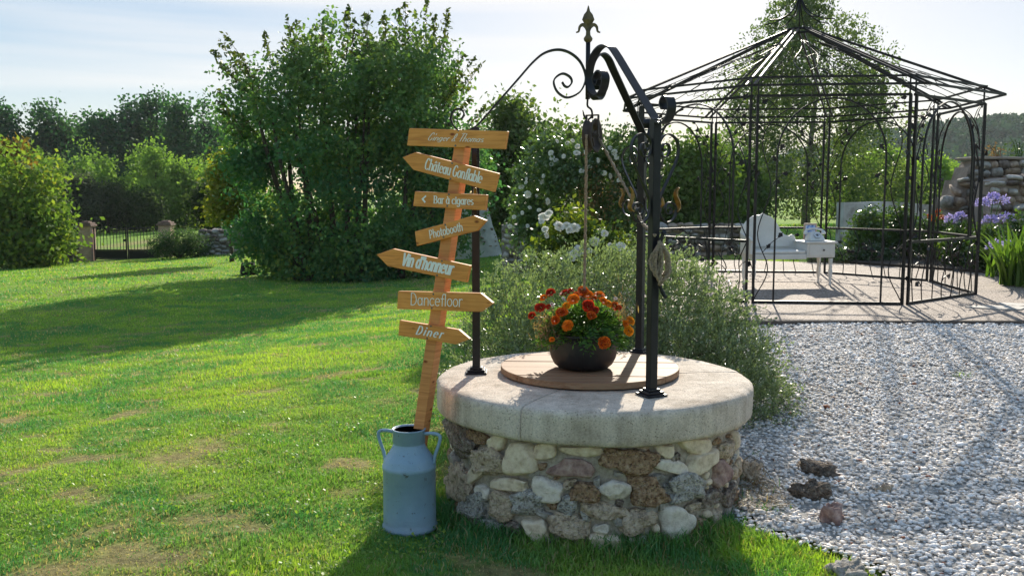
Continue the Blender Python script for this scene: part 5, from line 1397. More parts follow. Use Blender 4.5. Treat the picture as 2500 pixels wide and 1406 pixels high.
ROUND = [(0, 0, .55, .75, .75, .40), (-.35, .1, .50, .6, .6, .34), (.35, -.1, .48, .6, .6, .34), (.1, .1, .75, .5, .5, .24), (-.2, -.2, .72, .45, .45, .22)]
TALL = [(0, 0, .40, .8, .8, .34), (-.25, 0, .58, .62, .6, .28), (.25, .1, .60, .55, .6, .26), (.0, 0, .80, .42, .42, .19), (-.35, .2, .35, .5, .5, .24), (.4, -.1, .38, .5, .5, .25)]
SPIRE = [(0, 0, .28, .8, .8, .26), (.1, 0, .48, .62, .62, .26), (-.1, 0, .68, .42, .42, .22), (.0, 0, .86, .22, .22, .14), (.4, 0, .34, .4, .4, .22), (-.4, 0, .30, .4, .4, .2)]
# row of tall dark trees far left
DARK = [(.022, .075, .050), (.042, .115, .060), (.085, .165, .06)]
lab_dark = ['tall dark tree cut by the left edge of the view, behind the rusty shrub', 'tall dark tree above the rusty shrub in the far row at left', 'lower dark tree above the gate\'s left pillar in the far row', 'dark tree above the middle of the gate in the far row', 'tallest slender dark tree in the far row above the gate',
            'tallest broad dark tree of the far row above the right gate pillar', 'thin open crowned dark tree of the far row, third from the big bush', 'thin open crowned dark tree of the far row, second from the big bush', 'open crowned dark tree of the far row touching the big bush']
for i, (px, ty, hw) in enumerate(((8, 266, 62), (122, 268, 58), (196, 284, 48), (258, 270, 50), (322, 246, 48), (386, 240, 66), (448, 258, 44), (504, 262, 40), (545, 270, 38))):
    thin = i >= 6
    place_tree('far_tree', lab_dark[i], 'tree', px, 98 + 4 * (i % 3), ty - 4, hw, TALL, 1300 if not thin else 620, 9, .44, .5, DARK, trunk=.35, limbs=9, ragged=.9, group='row of dark trees beyond the gate', aspect=.7)
# light green young poplars
POP = [(.11, .20, .05), (.18, .29, .07), (.27, .38, .09)]
lab_pop = ['light green young poplar nearest the rusty shrub', 'light green poplar above the left gate pillar', 'light green poplar over the left half of the gate', 'light green poplar over the gate, lower than its left neighbour', 'shortest light green poplar over the gate centre', 'light green poplar left of the tallest one above the gate',
           'tallest light green poplar above the right half of the gate', 'light green poplar right of the right gate pillar', 'lower light green poplar left of the yellowing shrub', 'light green poplar tucked against the yellowing shrub']
for i, (px, ty, hw) in enumerate(((98, 362, 34), (146, 372, 32), (214, 362, 42), (258, 388, 34), (312, 428, 26), (345, 378, 30), (380, 348, 42), (448, 362, 40), (486, 400, 30), (520, 392, 30))):
    place_tree('young_poplar', lab_pop[i], 'poplar', px, 70 + 2 * (i % 3), ty - 3, hw, SPIRE, 700, 9, .28, .30, POP, trunk=.12, limbs=7, ragged=.7, group='young poplars beyond the gate', shell=.4)
# shrubs round the gate
place_tree('rusty_shrub', 'rounded rusty brown tree at the far left', 'tree', 30, 46, 352, 66, ROUND, 800, 9, .26, .28, [(.08, .07, .022), (.16, .11, .03), (.24, .13, .035)], trunk=.15)
place_tree('green_shrub', 'broad bright green shrub at the left edge beside the gate', 'shrub', 52, 38, 380, 88, [(0, 0, .42, .9, .7, .42), (-.5, 0, .5, .6, .6, .42), (.45, -.1, .32, .55, .5, .34), (.1, .1, .72, .5, .5, .28), (.7, -.1, .24, .36, .4, .2), (-.2, -.2, .2, .9, .5, .22)], 1450, 10, .22, .24, [(.05, .11, .035), (.11, .19, .045), (.20, .28, .05), (.32, .30, .05)], trunk=.15, ragged=1.3)
place_tree('grey_conifer', 'grey green conifer bush behind the left gate pillar', 'shrub', 195, 64, 432, 50, ROUND, 700, 9, .24, .25, [(.035, .05, .035), (.065, .085, .06), (.10, .12, .085)], trunk=.1)
place_tree('low_conifer', 'dull green bush showing over the left half of the gate', 'shrub', 262, 66, 452, 50, ROUND, 700, 9, .24, .25, [(.03, .05, .026), (.06, .085, .04), (.09, .12, .055)], trunk=.1)
place_tree('field_shrub', 'dark rounded shrub right of the gate above the stone wall', 'shrub', 525, 50, 455, 62, ROUND, 900, 9, .22, .26, [(.025, .042, .02), (.05, .078, .032), (.08, .11, .045)], trunk=.1)
place_tree('hedge_shrub', 'low green shrub over the gate\'s right half beside the pillar', 'shrub', 350, 67, 470, 44, ROUND, 700, 9, .24, .25, [(.035, .06, .025), (.06, .10, .035), (.10, .14, .05)], trunk=.1)
# juniper
jx = P(437, 600, 40)[0]; jz = gz(jx, 40)
jun = thing('low_juniper', (jx, 40, jz), 'low spreading juniper in front of the right gate pillar', 'shrub')
sJ = 40 / F
v, q, c = crown([(jx - .6, 40, jz + .55, .62, .7, .42), (jx + .1, 39.9, jz + .75, .75, .7, .45), (jx + .7, 40, jz + .55, .55, .7, .40), (jx, 39.7, jz + .35, 1.0, .6, .34)], 700, 10, .13, .12, [(.025, .055, .03), (.05, .095, .045), (.085, .14, .06)], rng, .6, .3, .2, .6, jz)
npart('foliage', v, q, None, M['leaf_far'], jun, c)
mb = MB(); [mb.tube([(jx, 40, jz), (jx + dx * .5, 39.9, jz + .3), (jx + dx, 39.8, jz + .6)], [.06, .04, .02], 5) for dx in (-.6, .1, .6)]; part('stems', mb, M['bark'], jun)
# the big bush
BY = 26.5
bx_ = P(862, 600, BY)[0]; bzb = gz(bx_, BY) - .05
big = thing('big_bush', (bx_, BY, bzb), 'huge dense multi-stemmed hazel bush in the middle of the lawn', 'bush')
def BP(px, py): p = P(px, py, BY); return p
spec = [(700, 470, 160, 190), (880, 480, 190, 190), (1020, 500, 130, 170), (760, 290, 150, 150), (930, 270, 170, 160), (1060, 330, 100, 150), (640, 330, 84, 120), (820, 170, 120, 110), (960, 165, 110, 115), (680, 215, 90, 100), (1090, 430, 86, 150), (650, 560, 66, 100), (800, 590, 170, 90), (960, 600, 130, 80), (1040, 195, 66, 105), (750, 130, 56, 76), (1115, 250, 46, 70), (600, 250, 45, 70), (580, 150, 30, 40), (610, 450, 42, 90), (640, 610, 56, 60), (690, 620, 70, 60), (745, 640, 90, 46), (850, 648, 110, 46), (955, 648, 100, 46), (1050, 625, 66, 60)]
bl = []
for i, (px, py, rw, rh) in enumerate(spec):
    p = BP(px, py); s = BY / F; dy = rng.uniform(-1.0, .8); bl.append((p[0], BY + dy + .6, p[2], rw * s, min(rw * s * 1.1, 1.9), rh * s))
HZ = [(.034, .13, .070), (.070, .19, .078), (.13, .25, .075), (.30, .32, .065)]
v, q, c = crown(bl, 8800, 11, .135, .13, HZ, rng, .5, .62, .2, 0, bzb + .05, .35, .35, 300, .38)
hf = np.clip((v[:, 2:3] - bzb - 3.2) / 5.0, 0, 1) * (.35 + .65 * fnoise(v[:, 0], v[:, 2], .8, 3, 2)[:, None]); c = c * (1 - hf * .7) + np.array([.17, .20, .05]) * hf * .7     # yellower young leaves at the top
sv, sq, scol = [v], [q], [c]; o = len(v)
# upright leafy shoots that break the outline
pts_all = []; n_sh = 0
outl = [(540, 100, -.6), (565, 92, -.5), (600, 140, -.3), (640, 75, -.2), (700, 42, -.1), (722, 50, 0), (760, 55, 0), (800, 60, 0), (838, 20, 0), (848, 6, .05), (866, 40, .1), (905, 35, .0), (940, 30, 0), (975, 20, 0), (990, 4, 0), (1040, 0, .05), (1060, 30, .1), (1090, 18, .1), (1098, 40, .15), (1130, 130, .3), (1160, 145, .5), (1178, 150, .6), (1150, 230, .6), (1185, 262, .6), (525, 215, -.7), (535, 130, -.6), (1010, 60, 0), (780, 40, 0), (680, 95, -.2), (880, 20, 0), (1170, 330, .6), (530, 290, -.6), (548, 250, -.5)]
for (px, py, ln) in outl:
    tip = BP(px, py) + np.array([0, rng.uniform(-.8, .8), 0]); L = rng.uniform(1.0, 2.0); d_ = nrm(np.array([ln * 1.3, rng.uniform(-.3, .3), 1.0])); base = tip - d_ * L
    sh_ = MB(); sh_.tube([base, base + d_ * L * .5 + rng.randn(3) * .03, tip], [.014, .010, .004], 4); part('shoot', sh_, M['bark'], big)
    nl = int(46 * L); u = rng.rand(nl, 1) ** .8; pts_all.append(base + d_ * L * u + rng.randn(nl, 3) * .11 * (1.15 - u * .8))
pc_ = np.concatenate(pts_all); v2, q2 = leaf_quads(pc_, rng.uniform(.11, .19, len(pc_)), rng, .55, .0)
tn_ = rng.rand(len(pc_), 1); c2 = np.array([.035, .07, .02]) * (1 - tn_) + np.array([.12, .135, .03]) * tn_
sv.append(v2); sq.append(q2 + o); scol.append(np.repeat(c2, 4, 0))
npart('crown', np.concatenate(sv), np.concatenate(sq), None, M['leaf'], big, np.concatenate(scol))
mb = MB()
for k in range(14):
    a = rng.rand() * 6.28; b_ = np.array([bx_ + rng.uniform(-1.9, 1.9), BY + rng.uniform(-.4, .5), bzb]); e_ = np.array([(b_[0] - bx_) * .5 + rng.uniform(-.6, .6), rng.uniform(-.8, .8), 0]); Hh = rng.uniform(4.5, 6.5)
    mb.tube([b_, b_ + e_ * .3 + (0, 0, Hh * .3), b_ + e_ * .7 + (0, 0, Hh * .65), b_ + e_ + (0, 0, Hh)], [.10, .08, .055, .015], 6)
part('trunk', mb, M['bark'], big)
mb = MB(); p = P(606, 652, 28); z_ = gz(p[0], 28); mb.lathe([(.24, -.05), (.25, .1), (.22, .28), (.20, .36), (.02, .38)], (p[0], 28, z_), 12); solo('tree_stump', mb, noisy('black_stump', [(.3, (.010, .009, .008)), (.7, (.03, .026, .022))], 5, 5, .95, .6, .03), (p[0], 28, z_), 'black stump at the left foot of the big bush', 'stump')
place_tree('yellowing_shrub', 'yellowing shrub against the left side of the big bush', 'shrub', 562, 34, 330, 44, [(0, 0, .35, .9, .7, .30), (.2, 0, .58, .8, .7, .3), (-.2, 0, .55, .6, .5, .25), (.3, 0, .8, .5, .5, .2)], 900, 10, .2, .2, [(.07, .11, .022), (.17, .20, .035), (.36, .29, .04)], trunk=.08, ragged=.4, cut=1.4)
# mid-distance shrubs right of the big bush
place_tree('garden_shrub', 'yellow green shrub rising behind the top sign board', 'shrub', 1245, 34, 255, 62, [(0, 0, .45, .9, .8, .4), (-.1, 0, .75, .6, .5, .25), (.2, 0, .3, .8, .7, .3)], 1700, 10, .19, .18, [(.05, .10, .03), (.11, .17, .04), (.22, .25, .05)], 'leaf', ragged=.6)
place_tree('garden_shrub', 'feathery green shrub between the top sign board and the pulley', 'shrub', 1345, 33, 272, 78, [(0, 0, .42, .9, .8, .42), (.1, 0, .72, .65, .5, .26), (-.4, 0, .5, .5, .5, .36), (.5, 0, .4, .5, .5, .3)], 1700, 10, .18, .18, [(.05, .10, .035), (.10, .16, .045), (.18, .23, .06)], 'leaf', ragged=.8)
place_tree('garden_shrub', 'mid green bush behind the climbing rose, right of the pulley', 'shrub', 1480, 22, 350, 75, ROUND, 1300, 10, .12, .14, [(.05, .10, .035), (.09, .15, .045), (.16, .21, .06)], 'leaf')
place_tree('garden_shrub', 'mid green bush seen through the left arches of the gazebo', 'shrub', 1680, 27, 345, 105, [(0, 0, .4, .9, .8, .4), (-.4, 0, .5, .55, .5, .36), (.4, 0, .55, .6, .5, .36), (.1, 0, .78, .4, .4, .2)], 1900, 10, .15, .15, [(.05, .10, .03), (.11, .18, .04), (.21, .26, .055)], 'leaf', ragged=.5)
place_tree('garden_shrub', 'dark green bush behind the gazebo left of the weeping birch', 'shrub', 1790, 29, 372, 80, ROUND, 1300, 10, .15, .15, [(.04, .08, .03), (.08, .14, .04), (.14, .20, .05)], 'leaf')
# weeping birch
WY = 41.0; wx0 = P(1965, 600, WY)[0]; wzb = gz(wx0, WY) - .05
br = thing('weeping_birch', (wx0, WY, wzb), 'tall weeping birch with hanging curtains of leaves behind the gazebo', 'tree')
Hb = P(1965, -10, WY)[2] - wzb
mb = trunk_mb((wx0, WY, wzb), Hb * .92, .17, rng, 12, 2.8, 0, .35); part('trunk', mb, M['birch_bark'], br)
str_pts = []; ax_s = []
ws = WY / F
prof_b = [(-20, 20), (40, 90), (100, 150), (180, 195), (260, 225), (340, 245), (420, 255), (520, 255)]
for kb in range(150):
    py = rng.uniform(-15, 90) if kb % 5 == 0 else rng.uniform(40, 470); wmax = np.interp(py, [a for a, _ in prof_b], [b_ for _, b_ in prof_b]); off = rng.uniform(-1, 1); off = math.copysign(abs(off) ** (1.25 if kb % 2 else .7), off) * wmax
    if py < 90: off = rng.choice([-.6, 0, .1, .9]) * wmax + rng.uniform(-.2, .2) * wmax
    anchor = P(1965 + off, py, WY) + np.array([0, rng.uniform(-1, 1) * max(.2, wmax * ws * .8 * math.sqrt(max(0, 1 - (off / (wmax * 1.1 + 1e-6)) ** 2))), 0]); tone_b = rng.rand()
    for ks in range(rng.randint(6, 15)):
        p0 = anchor + rng.randn(3) * np.array([.42, .42, .22]); L = rng.uniform(.8, 3.2) * (1 if py > 100 else .4)
        nl = int(20 * L) + 4; u = rng.rand(nl, 1); sway = rng.randn(3) * .16; up = max(0, (70 - py)) / 80
        str_pts.append(p0 + np.array([0, 0, 1]) * (u * L * (-1 + 1.9 * up)) + sway * u + rng.randn(nl, 3) * np.array([.11, .11, .08]))
pc_ = np.concatenate(str_pts); k_ = pc_[:, 2] > wzb + .35; pc_ = pc_[k_]; n = len(pc_)
v, q = leaf_quads(pc_, rng.uniform(.10, .17, n), rng, .62, .5); tn_ = np.clip(rng.rand(n, 1) * .7 + .3 * fnoise(pc_[:, 0], pc_[:, 2], 1.2, 3, 2)[:, None], 0, 1)
c = np.array([.050, .095, .045]) * (1 - tn_) + np.array([.19, .24, .075]) * tn_
npart('crown', v, q, None, M['leaf'], br, np.repeat(c, 4, 0))
# poplars right
lab = ['light green poplar left of the tallest one, seen through the gazebo\'s front arch', 'tallest light green poplar right of the birch, before the wooded hill', 'light green poplar right of the tallest, behind the gazebo post', 'light green poplar seen through the gazebo\'s right hand arch', 'small light green poplar against the end of the ruined wall', 'low light green poplar just right of the birch']
for i, (px, ty, hw) in enumerate(((2115, 385, 40), (2160, 345, 46), (2222, 400, 40), (2285, 384, 40), (2325, 405, 28), (2075, 430, 36))):
    place_tree('young_poplar', lab[i], 'poplar', px, 50 + 2 * (i % 3), ty - 3, hw, SPIRE, 800, 9, .24, .24, POP, trunk=.09, limbs=7, ragged=.7, group='young poplars beyond the right wall', shell=.4)

# ------------------------------------------------------------------ wooded hill far right
hx = np.linspace(70, 420, 60); hy = np.linspace(230, 420, 26); X, Y_ = np.meshgrid(hx, hy, indexing='ij')
def hill_h(x, y):
    s = np.clip((y - 235) / 130, 0, 1); s = s * s * (3 - 2 * s)
    prof = np.interp(x / np.maximum(y, 1), [.18, .30, .36, .40, .47, .53, .6, 1.2], [-2, 9, 16, 18.5, 21.5, 23.5, 24.5, 25])
    return -3 + s * (prof + 3) * (y / 365) * .98
Zh = hill_h(X, Y_); nx, ny = X.shape; idx = np.arange(nx * ny).reshape(nx, ny); q = np.stack([idx[:-1, :-1], idx[1:, :-1], idx[1:, 1:], idx[:-1, 1:]], -1).reshape(-1, 4)
tag(link('hill', np_mesh('hill', np.stack([X, Y_, Zh], -1).reshape(-1, 3), q, None, None, True), noisy('hill_ground', [(.3, (.02, .035, .015)), (.7, (.04, .06, .025))], .1, 5, 1, 0)), 'wooded hill on the horizon at right', 'hill', kind='structure')
n = 1000; xx = rng.uniform(80, 330, n); yy = rng.uniform(245, 400, n); k_ = (xx / yy > .25) & (xx / yy < .85); xx, yy = xx[k_], yy[k_]; n = len(xx)
per = 80; rr = rng.uniform(3.5, 6.5, n); d = rdir(n * per, rng); d[:, 2] = np.abs(d[:, 2]) * .9 + .05
c = np.repeat(np.stack([xx, yy, hill_h(xx, yy) + rr * .5], -1), per, 0) + d * np.repeat(rr, per)[:, None] * rng.uniform(.75, 1.05, (n * per, 1)) * np.array([1, 1, 1.0])
v, q = leaf_quads(c, rng.uniform(1.3, 2.3, n * per), rng, .8, 0)
tn_ = np.repeat(rng.rand(n, 1), per, 0) * .7 + rng.rand(n * per, 1) * .3; cc = np.array([.024, .075, .055]) * (1 - tn_) + np.array([.070, .150, .075]) * tn_
tag(link('hill_forest', np_mesh('hill_forest', v, q, None, np.repeat(cc, 4, 0)), M['hill_leaf']), 'dense dark woodland covering the far hill', 'forest', kind='stuff')
# ------------------------------------------------------------------ roses
rng = np.random.RandomState(101)
def rose_mesh(name, c0, c1, seed):
    r = np.random.RandomState(seed); vs = []; qs = []; cs = []; o = 0
    for ring, (n_, rad, tilt, L) in enumerate(((7, .30, .15, .75), (7, .26, .55, .68), (6, .20, .9, .58), (5, .12, 1.2, .48), (4, .05, 1.4, .4))):
        for k in range(n_):
            th = 2 * math.pi * (k + .5 * (ring % 2)) / n_ + r.randn() * .1; e = np.array([math.cos(th), math.sin(th), 0]); s = np.array([-e[1], e[0], 0]); d_ = e * math.cos(tilt) + np.array([0, 0, 1]) * math.sin(tilt); b_ = e * rad * .5 + np.array([0, 0, .05 * ring]); w = L * .52; up = np.cross(d_, s)
            vs += [b_ - s * w * .5, b_ + d_ * L * .6 - s * w, b_ + d_ * L - s * w * .5 - up * .1, b_ + d_ * L + s * w * .5 - up * .1, b_ + d_ * L * .6 + s * w, b_ + s * w * .5]; qs += [(o, o + 1, o + 4, o + 5), (o + 1, o + 2, o + 3, o + 4)]; o += 6
            cc = np.array(c0) * (1 - ring / 4) + np.array(c1) * ring / 4; cs += [cc * r.uniform(.9, 1.05)] * 6
    return np_mesh(name, vs, qs, None, np.array(cs))
ROSE = rose_mesh('white_rose', (.80, .79, .75), (.82, .78, .66), 1); ROSE.materials.append(M['white_petal'])
def blooms(parent, lst, Y, size, r):
    for (px, py, s) in lst:
        p = P(px, py, Y - r.uniform(.0, .25)); f = nrm(np.array([r.uniform(-.6, .6), -.8, r.uniform(.1, .9)])); inst('rose', ROSE, None, parent, p, Vector(f).to_track_quat('Z', 'Y').to_euler(), tuple(size * s * Y / F * r.uniform(.75, 1.15) for _ in range(3)))
CY = 13.0; cx = P(1400, 600, CY)[0]; cz = gz(cx, CY)
cr = thing('climbing_rose', (cx, CY, cz), 'tall climbing rose with many white blooms behind the rope', 'rose bush')
def CPx(px, py): return P(px, py, CY)
s = CY / F
sp_ = [(1330, 470, 60, 90), (1300, 540, 44, 70), (1400, 400, 70, 55), (1350, 400, 46, 50), (1470, 380, 60, 45), (1520, 430, 44, 60), (1420, 480, 60, 70), (1370, 560, 80, 50), (1470, 560, 80, 50), (1530, 380, 34, 36), (1500, 500, 50, 60)]
bl = [(CPx(a, b_)[0], CY + rng.uniform(-.15, .25), CPx(a, b_)[2], c_ * s, .34, d_ * s) for a, b_, c_, d_ in sp_]
v, q, c = crown(bl, 3000, 9, .062, .055, [(.05, .095, .04), (.09, .155, .055), (.17, .24, .09)], rng, .5, .6, .2, .2, cz + .05, .1, .35, 110, .5); npart('foliage', v, q, None, M['leaf_gloss'], cr, c)
mb = MB()
for k in range(26):
    a = CPx(1440 + rng.uniform(-40, 40), 600); a[2] = cz; b_ = CPx(1440 + rng.uniform(-75, 85), rng.uniform(400, 520)); b_[1] -= rng.uniform(.1, .4); m_ = (a + b_) / 2 + np.array([rng.uniform(-.1, .1), 0, .1]); mb.tube(spline([a, m_, b_], 4), [.009, .008, .007, .006, .006, .005, .004, .003, .002], 4)
part('dry_stems', mb, M['dry_twig'], cr)
n = 420; c = np.stack([CPx(0, 0)[0] + 0 * rng.rand(n) + P(1455, 500, CY)[0] - CPx(0, 0)[0] + rng.randn(n) * .24, CY - .3 + rng.randn(n) * .12, P(1450, 480, CY)[2] + rng.randn(n) * .22], -1)
v, q = leaf_quads(c, rng.uniform(.03, .06, n), rng, .5, .2); cc = np.array([.18, .11, .05]) + rng.rand(n, 1) * np.array([.25, .16, .10]); npart('withered_leaves', v, q, None, M['leaf'], cr, np.repeat(cc, 4, 0))
lst = [(1385, 350, 17), (1398, 344, 15), (1410, 358, 16), (1392, 372, 20), (1345, 374, 18), (1348, 386, 18), (1357, 392, 16), (1408, 374, 22), (1424, 394, 20), (1346, 400, 16), (1368, 428, 24), (1327, 430, 14), (1322, 443, 20), (1305, 449, 16), (1273, 457, 20), (1288, 475, 22), (1337, 492, 20), (1293, 507, 14), (1365, 500, 26), (1316, 513, 14), (1342, 512, 12),
       (1255, 530, 18), (1245, 553, 18), (1274, 553, 16), (1288, 552, 14), (1440, 408, 16), (1475, 423, 20), (1490, 430, 16), (1462, 452, 16), (1420, 418, 18), (1500, 372, 18), (1490, 362, 16), (1505, 384, 16), (1282, 568, 14), (1360, 345, 14), (1430, 372, 16), (1460, 392, 16), (1512, 440, 16), (1299, 432, 12), (1284, 446, 12), (1285, 437, 11), (1275, 520, 13), (1310, 478, 13), (1375, 462, 14), (1376, 382, 14)]
blooms(cr, [b_ for i, b_ in enumerate(lst) if i % 5 != 3], CY - .26, .44, random.Random(4))
mb = MB(); p = P(1258, 632, CY); mb.beam((p[0], CY, gz(p[0], CY) - .05), (p[0], CY, P(1258, 566, CY)[2]), .05, .05, (0, 1, 0)); solo('rose_stake', mb, noisy('grey_stake', [(.3, (.14, .12, .10)), (.7, (.25, .22, .18))], 8, 4, .9, .3), (p[0], CY, gz(p[0], CY)), 'short grey wooden stake left of the climbing rose', 'stake')
FY = 8.6; fx_ = P(1420, 640, FY)[0]; fz = gz(fx_, FY)
fr = thing('rose_bush', (fx_, FY, fz), 'low rose bush with large white blooms behind the glittering shrub', 'rose bush'); s = FY / F
sp_ = [(1390, 590, 60, 50), (1450, 600, 60, 46), (1360, 620, 60, 60), (1500, 610, 50, 36), (1400, 560, 40, 46), (1430, 640, 110, 60)]
bl = [(P(a, b_, FY)[0], FY + .1, P(a, b_, FY)[2], c_ * s, .25, d_ * s) for a, b_, c_, d_ in sp_]
v, q, c = crown(bl, 600, 8, .055, .05, [(.03, .06, .018), (.07, .12, .025), (.16, .20, .03), (.25, .24, .03)], rng, .4, .62, .2, .2, fz, .05); npart('foliage', v, q, None, M['leaf'], fr, c)
blooms(fr, [(1328, 530, 30), (1340, 521, 24), (1322, 541, 20), (1364, 553, 30), (1383, 551, 24), (1402, 557, 32), (1331, 560, 22), (1390, 562, 22), (1452, 590, 34), (1413, 612, 32), (1405, 618, 28), (1395, 627, 26), (1475, 570, 26), (1490, 600, 20), (1515, 602, 26), (1440, 612, 18), (1536, 617, 20), (1500, 606, 18), (1334, 575, 16)], FY - .15, .52, random.Random(9))
mb = MB()
for k in range(9):
    a = np.array([fx_ + rng.uniform(-.2, .2), FY, fz]); b_ = P(1420 + rng.uniform(-80, 90), rng.uniform(560, 620), FY); mb.tube(spline([a, (a + b_) / 2 + rng.randn(3) * .05, b_], 4), .005, 5)
part('stems', mb, M['green_stem'], fr)

# ------------------------------------------------------------------ flower bed right of the gazebo
BED = [(7.35, 11.3), (7.0, 12.2), (7.25, 14.3), (5.9, 16.2), (6.2, 19.5), (14, 19.5), (14, 11.3)]
mb = MB(); mb.prism([(x, y, FLOOR + .03) for x, y in BED], (0, 0, -.3)); o = link('flower_bed', mb.mesh('flower_bed'), noisy('dark_soil', [(.3, (.03, .022, .016)), (.7, (.075, .055, .04))], 6, 6, 1, .6, .03)); tag(o, 'soil of the flower bed behind the platform', 'soil', kind='structure')
def bed_z(x, y): return FLOOR + .03
def agap(px, py, Y, nlv, L, label, seed, flowers=()):
    r = np.random.RandomState(seed); p = P(px, py, Y); zb = bed_z(p[0], Y); t_ = thing('agapanthus', (p[0], Y, zb), label, 'agapanthus', 'agapanthus in the flower bed')
    for k in range(nlv):
        az = r.rand() * 6.28; e = np.array([math.cos(az), math.sin(az), 0]); l_ = L * r.uniform(.7, 1.1); b_ = np.array([p[0] + r.uniform(-.12, .12), Y + r.uniform(-.12, .12), zb - .02]); sp = r.uniform(.2, .75)
        pts = [b_ + e * l_ * sp * u ** 1.4 + np.array([0, 0, l_ * (u - .55 * sp * u ** 2.6)]) for u in np.linspace(0, 1, 7)]; vs = []; s_ = np.array([-e[1], e[0], 0])
        for i, q_ in enumerate(pts): w = .019 * (1 - (i / 6) ** 3) + .001; vs += [q_ - s_ * w, q_ + np.array([0, 0, -.004]), q_ + s_ * w]
        qs = [(i * 3 + j, i * 3 + j + 1, i * 3 + j + 4, i * 3 + j + 3) for i in range(6) for j in (0, 1)]; tn_ = r.rand(); col = np.array([.045, .10, .02]) * (1 - tn_) + np.array([.16, .26, .04]) * tn_
        npart('blade', np.array(vs), qs, None, M['leaf'], t_, np.tile(col, (len(vs), 1)), True)
    for (fx, fy, rad) in flowers:
        c = P(fx, fy, Y - .05); rr = rad * Y / F; mb = MB(); mb.tube(spline([np.array([p[0], Y, zb]), np.array([(p[0] + c[0]) / 2, Y, (zb + c[2]) / 2]), c], 4), .007, 6); part('flower_stalk', mb, M['green_stem'], t_)
        n = 120; d = rdir(n, r); d[:, 2] = np.abs(d[:, 2]) * 1.1 - .25; cc = c + d * rr * r.uniform(.6, 1.0, (n, 1)); v, q = leaf_quads(cc, r.uniform(.035, .06, n), r, .5, 0, 0, d); tn_ = r.rand(n, 1); col = np.array([.30, .26, .62]) * (1 - tn_) + np.array([.56, .52, .82]) * tn_
        npart('flower_head', v, q, None, M['petal'], t_, np.repeat(col, 4, 0))
    return t_
agap(2470, 690, 12.3, 58, .95, 'big clump of bright strap leaves at the right edge of the view', 1, ())
agap(2515, 690, 12.0, 40, .95, 'strap leaf clump cut by the right edge of the frame', 5, ())
agap(2405, 640, 14.8, 16, .7, 'agapanthus with the highest lilac flower heads before the ruined wall', 2, ((2440, 493, 26), (2398, 500, 22), (2425, 484, 18)))
agap(2440, 640, 14.4, 16, .7, 'agapanthus with lilac heads low against the ruined wall', 3, ((2452, 540, 26), (2418, 540, 20), (2468, 535, 16)))
agap(2330, 640, 15.6, 16, .7, 'agapanthus with lilac heads seen through the gazebo\'s right arch', 4, ((2322, 540, 22), (2345, 528, 14)))
agap(2435, 650, 13.4, 12, .6, 'agapanthus with one low lilac head above the strap leaf clump', 6, ((2432, 603, 24), (2458, 598, 14)))
def shrub(px, py, Y, hw, hh, label, cols, seed, leaf=.07, n=420, fl=None, name='bed_shrub'):
    r = np.random.RandomState(seed); p = P(px, py, Y); zb = bed_z(p[0], Y); s = Y / F; t_ = thing(name, (p[0], Y, zb), label, 'shrub', 'shrubs in the flower bed'); w = hw * s; h = max((p[2] - zb) + hh * s, .16)
    bl = [(p[0], Y, zb + h * .45, w, w * .8, h * .52), (p[0] - w * .5, Y - .1, zb + h * .35, w * .6, w * .6, h * .38), (p[0] + w * .5, Y, zb + h * .38, w * .6, w * .6, h * .42), (p[0] + w * .1, Y, zb + h * .75, w * .5, w * .5, h * .28)]
    v, q, c = crown(bl, n, 9, leaf, .06, cols, r, .5, .65, .2, .3, zb, .08); npart('foliage', v, q, None, M['leaf_gloss'], t_, c)
    mb = MB()
    for k in range(5): e_ = np.array([r.uniform(-.6, .6) * w, r.uniform(-.3, .3), h * .7]); b_ = np.array([p[0], Y, zb - .02]); mb.tube([b_, b_ + e_ * .5 + (0, 0, .05), b_ + e_], [.012, .009, .004], 5)
    part('stems', mb, M['twig'], t_)
    if fl:
        col, pts = fl
        for (fx, fy, rad) in pts:
            c = P(fx, fy, Y - w * .7); m_ = 26; d = rdir(m_, r); cc = c + d * rad * s * .7; v, q = leaf_quads(cc, np.full(m_, rad * s * .9), r, .6, 0, 0, d); npart('bloom', v, q, None, M['petal'], t_, np.tile(np.array(col), (len(v), 1)) * 1.0)
    return t_
LG = [(.03, .065, .018), (.07, .13, .028), (.15, .21, .04)]
shrub(2120, 570, 17.2, 44, 50, 'bright leafy shrub left of the gazebo\'s front right post, below the white wall', LG, 11)
shrub(2190, 560, 17.6, 50, 46, 'broad leafy shrub behind the gazebo\'s front right post', LG, 12, n=500)
shrub(2275, 575, 16.8, 36, 46, 'shrub with orange flowers seen through the gazebo\'s right side', LG, 13, .06, 300, ((.55, .12, .03), ((2270, 528, 7), (2285, 522, 7), (2298, 530, 8), (2278, 538, 6), (2310, 534, 6), (2290, 515, 6))))
shrub(2350, 590, 15.4, 40, 40, 'leafy green plant beneath the lilac heads right of the gazebo', LG, 14, .06, 340)
shrub(2420, 600, 14.6, 44, 44, 'dense green plant under the tall lilac flower heads', LG, 15, .06, 360)
shrub(2490, 590, 14.0, 40, 60, 'bright green shrub at the right edge below the ruined wall', LG, 16, .06, 380)
shrub(2030, 655, 16.6, 60, 14, 'low green ground plant behind the telephone bench', [(.02, .045, .02), (.045, .085, .03), (.08, .13, .04)], 17, .05, 200)
shrub(2130, 650, 16.6, 50, 16, 'low dark plant at the platform edge beneath the leafy shrub', [(.02, .045, .02), (.045, .085, .03), (.08, .13, .04)], 18, .05, 200)
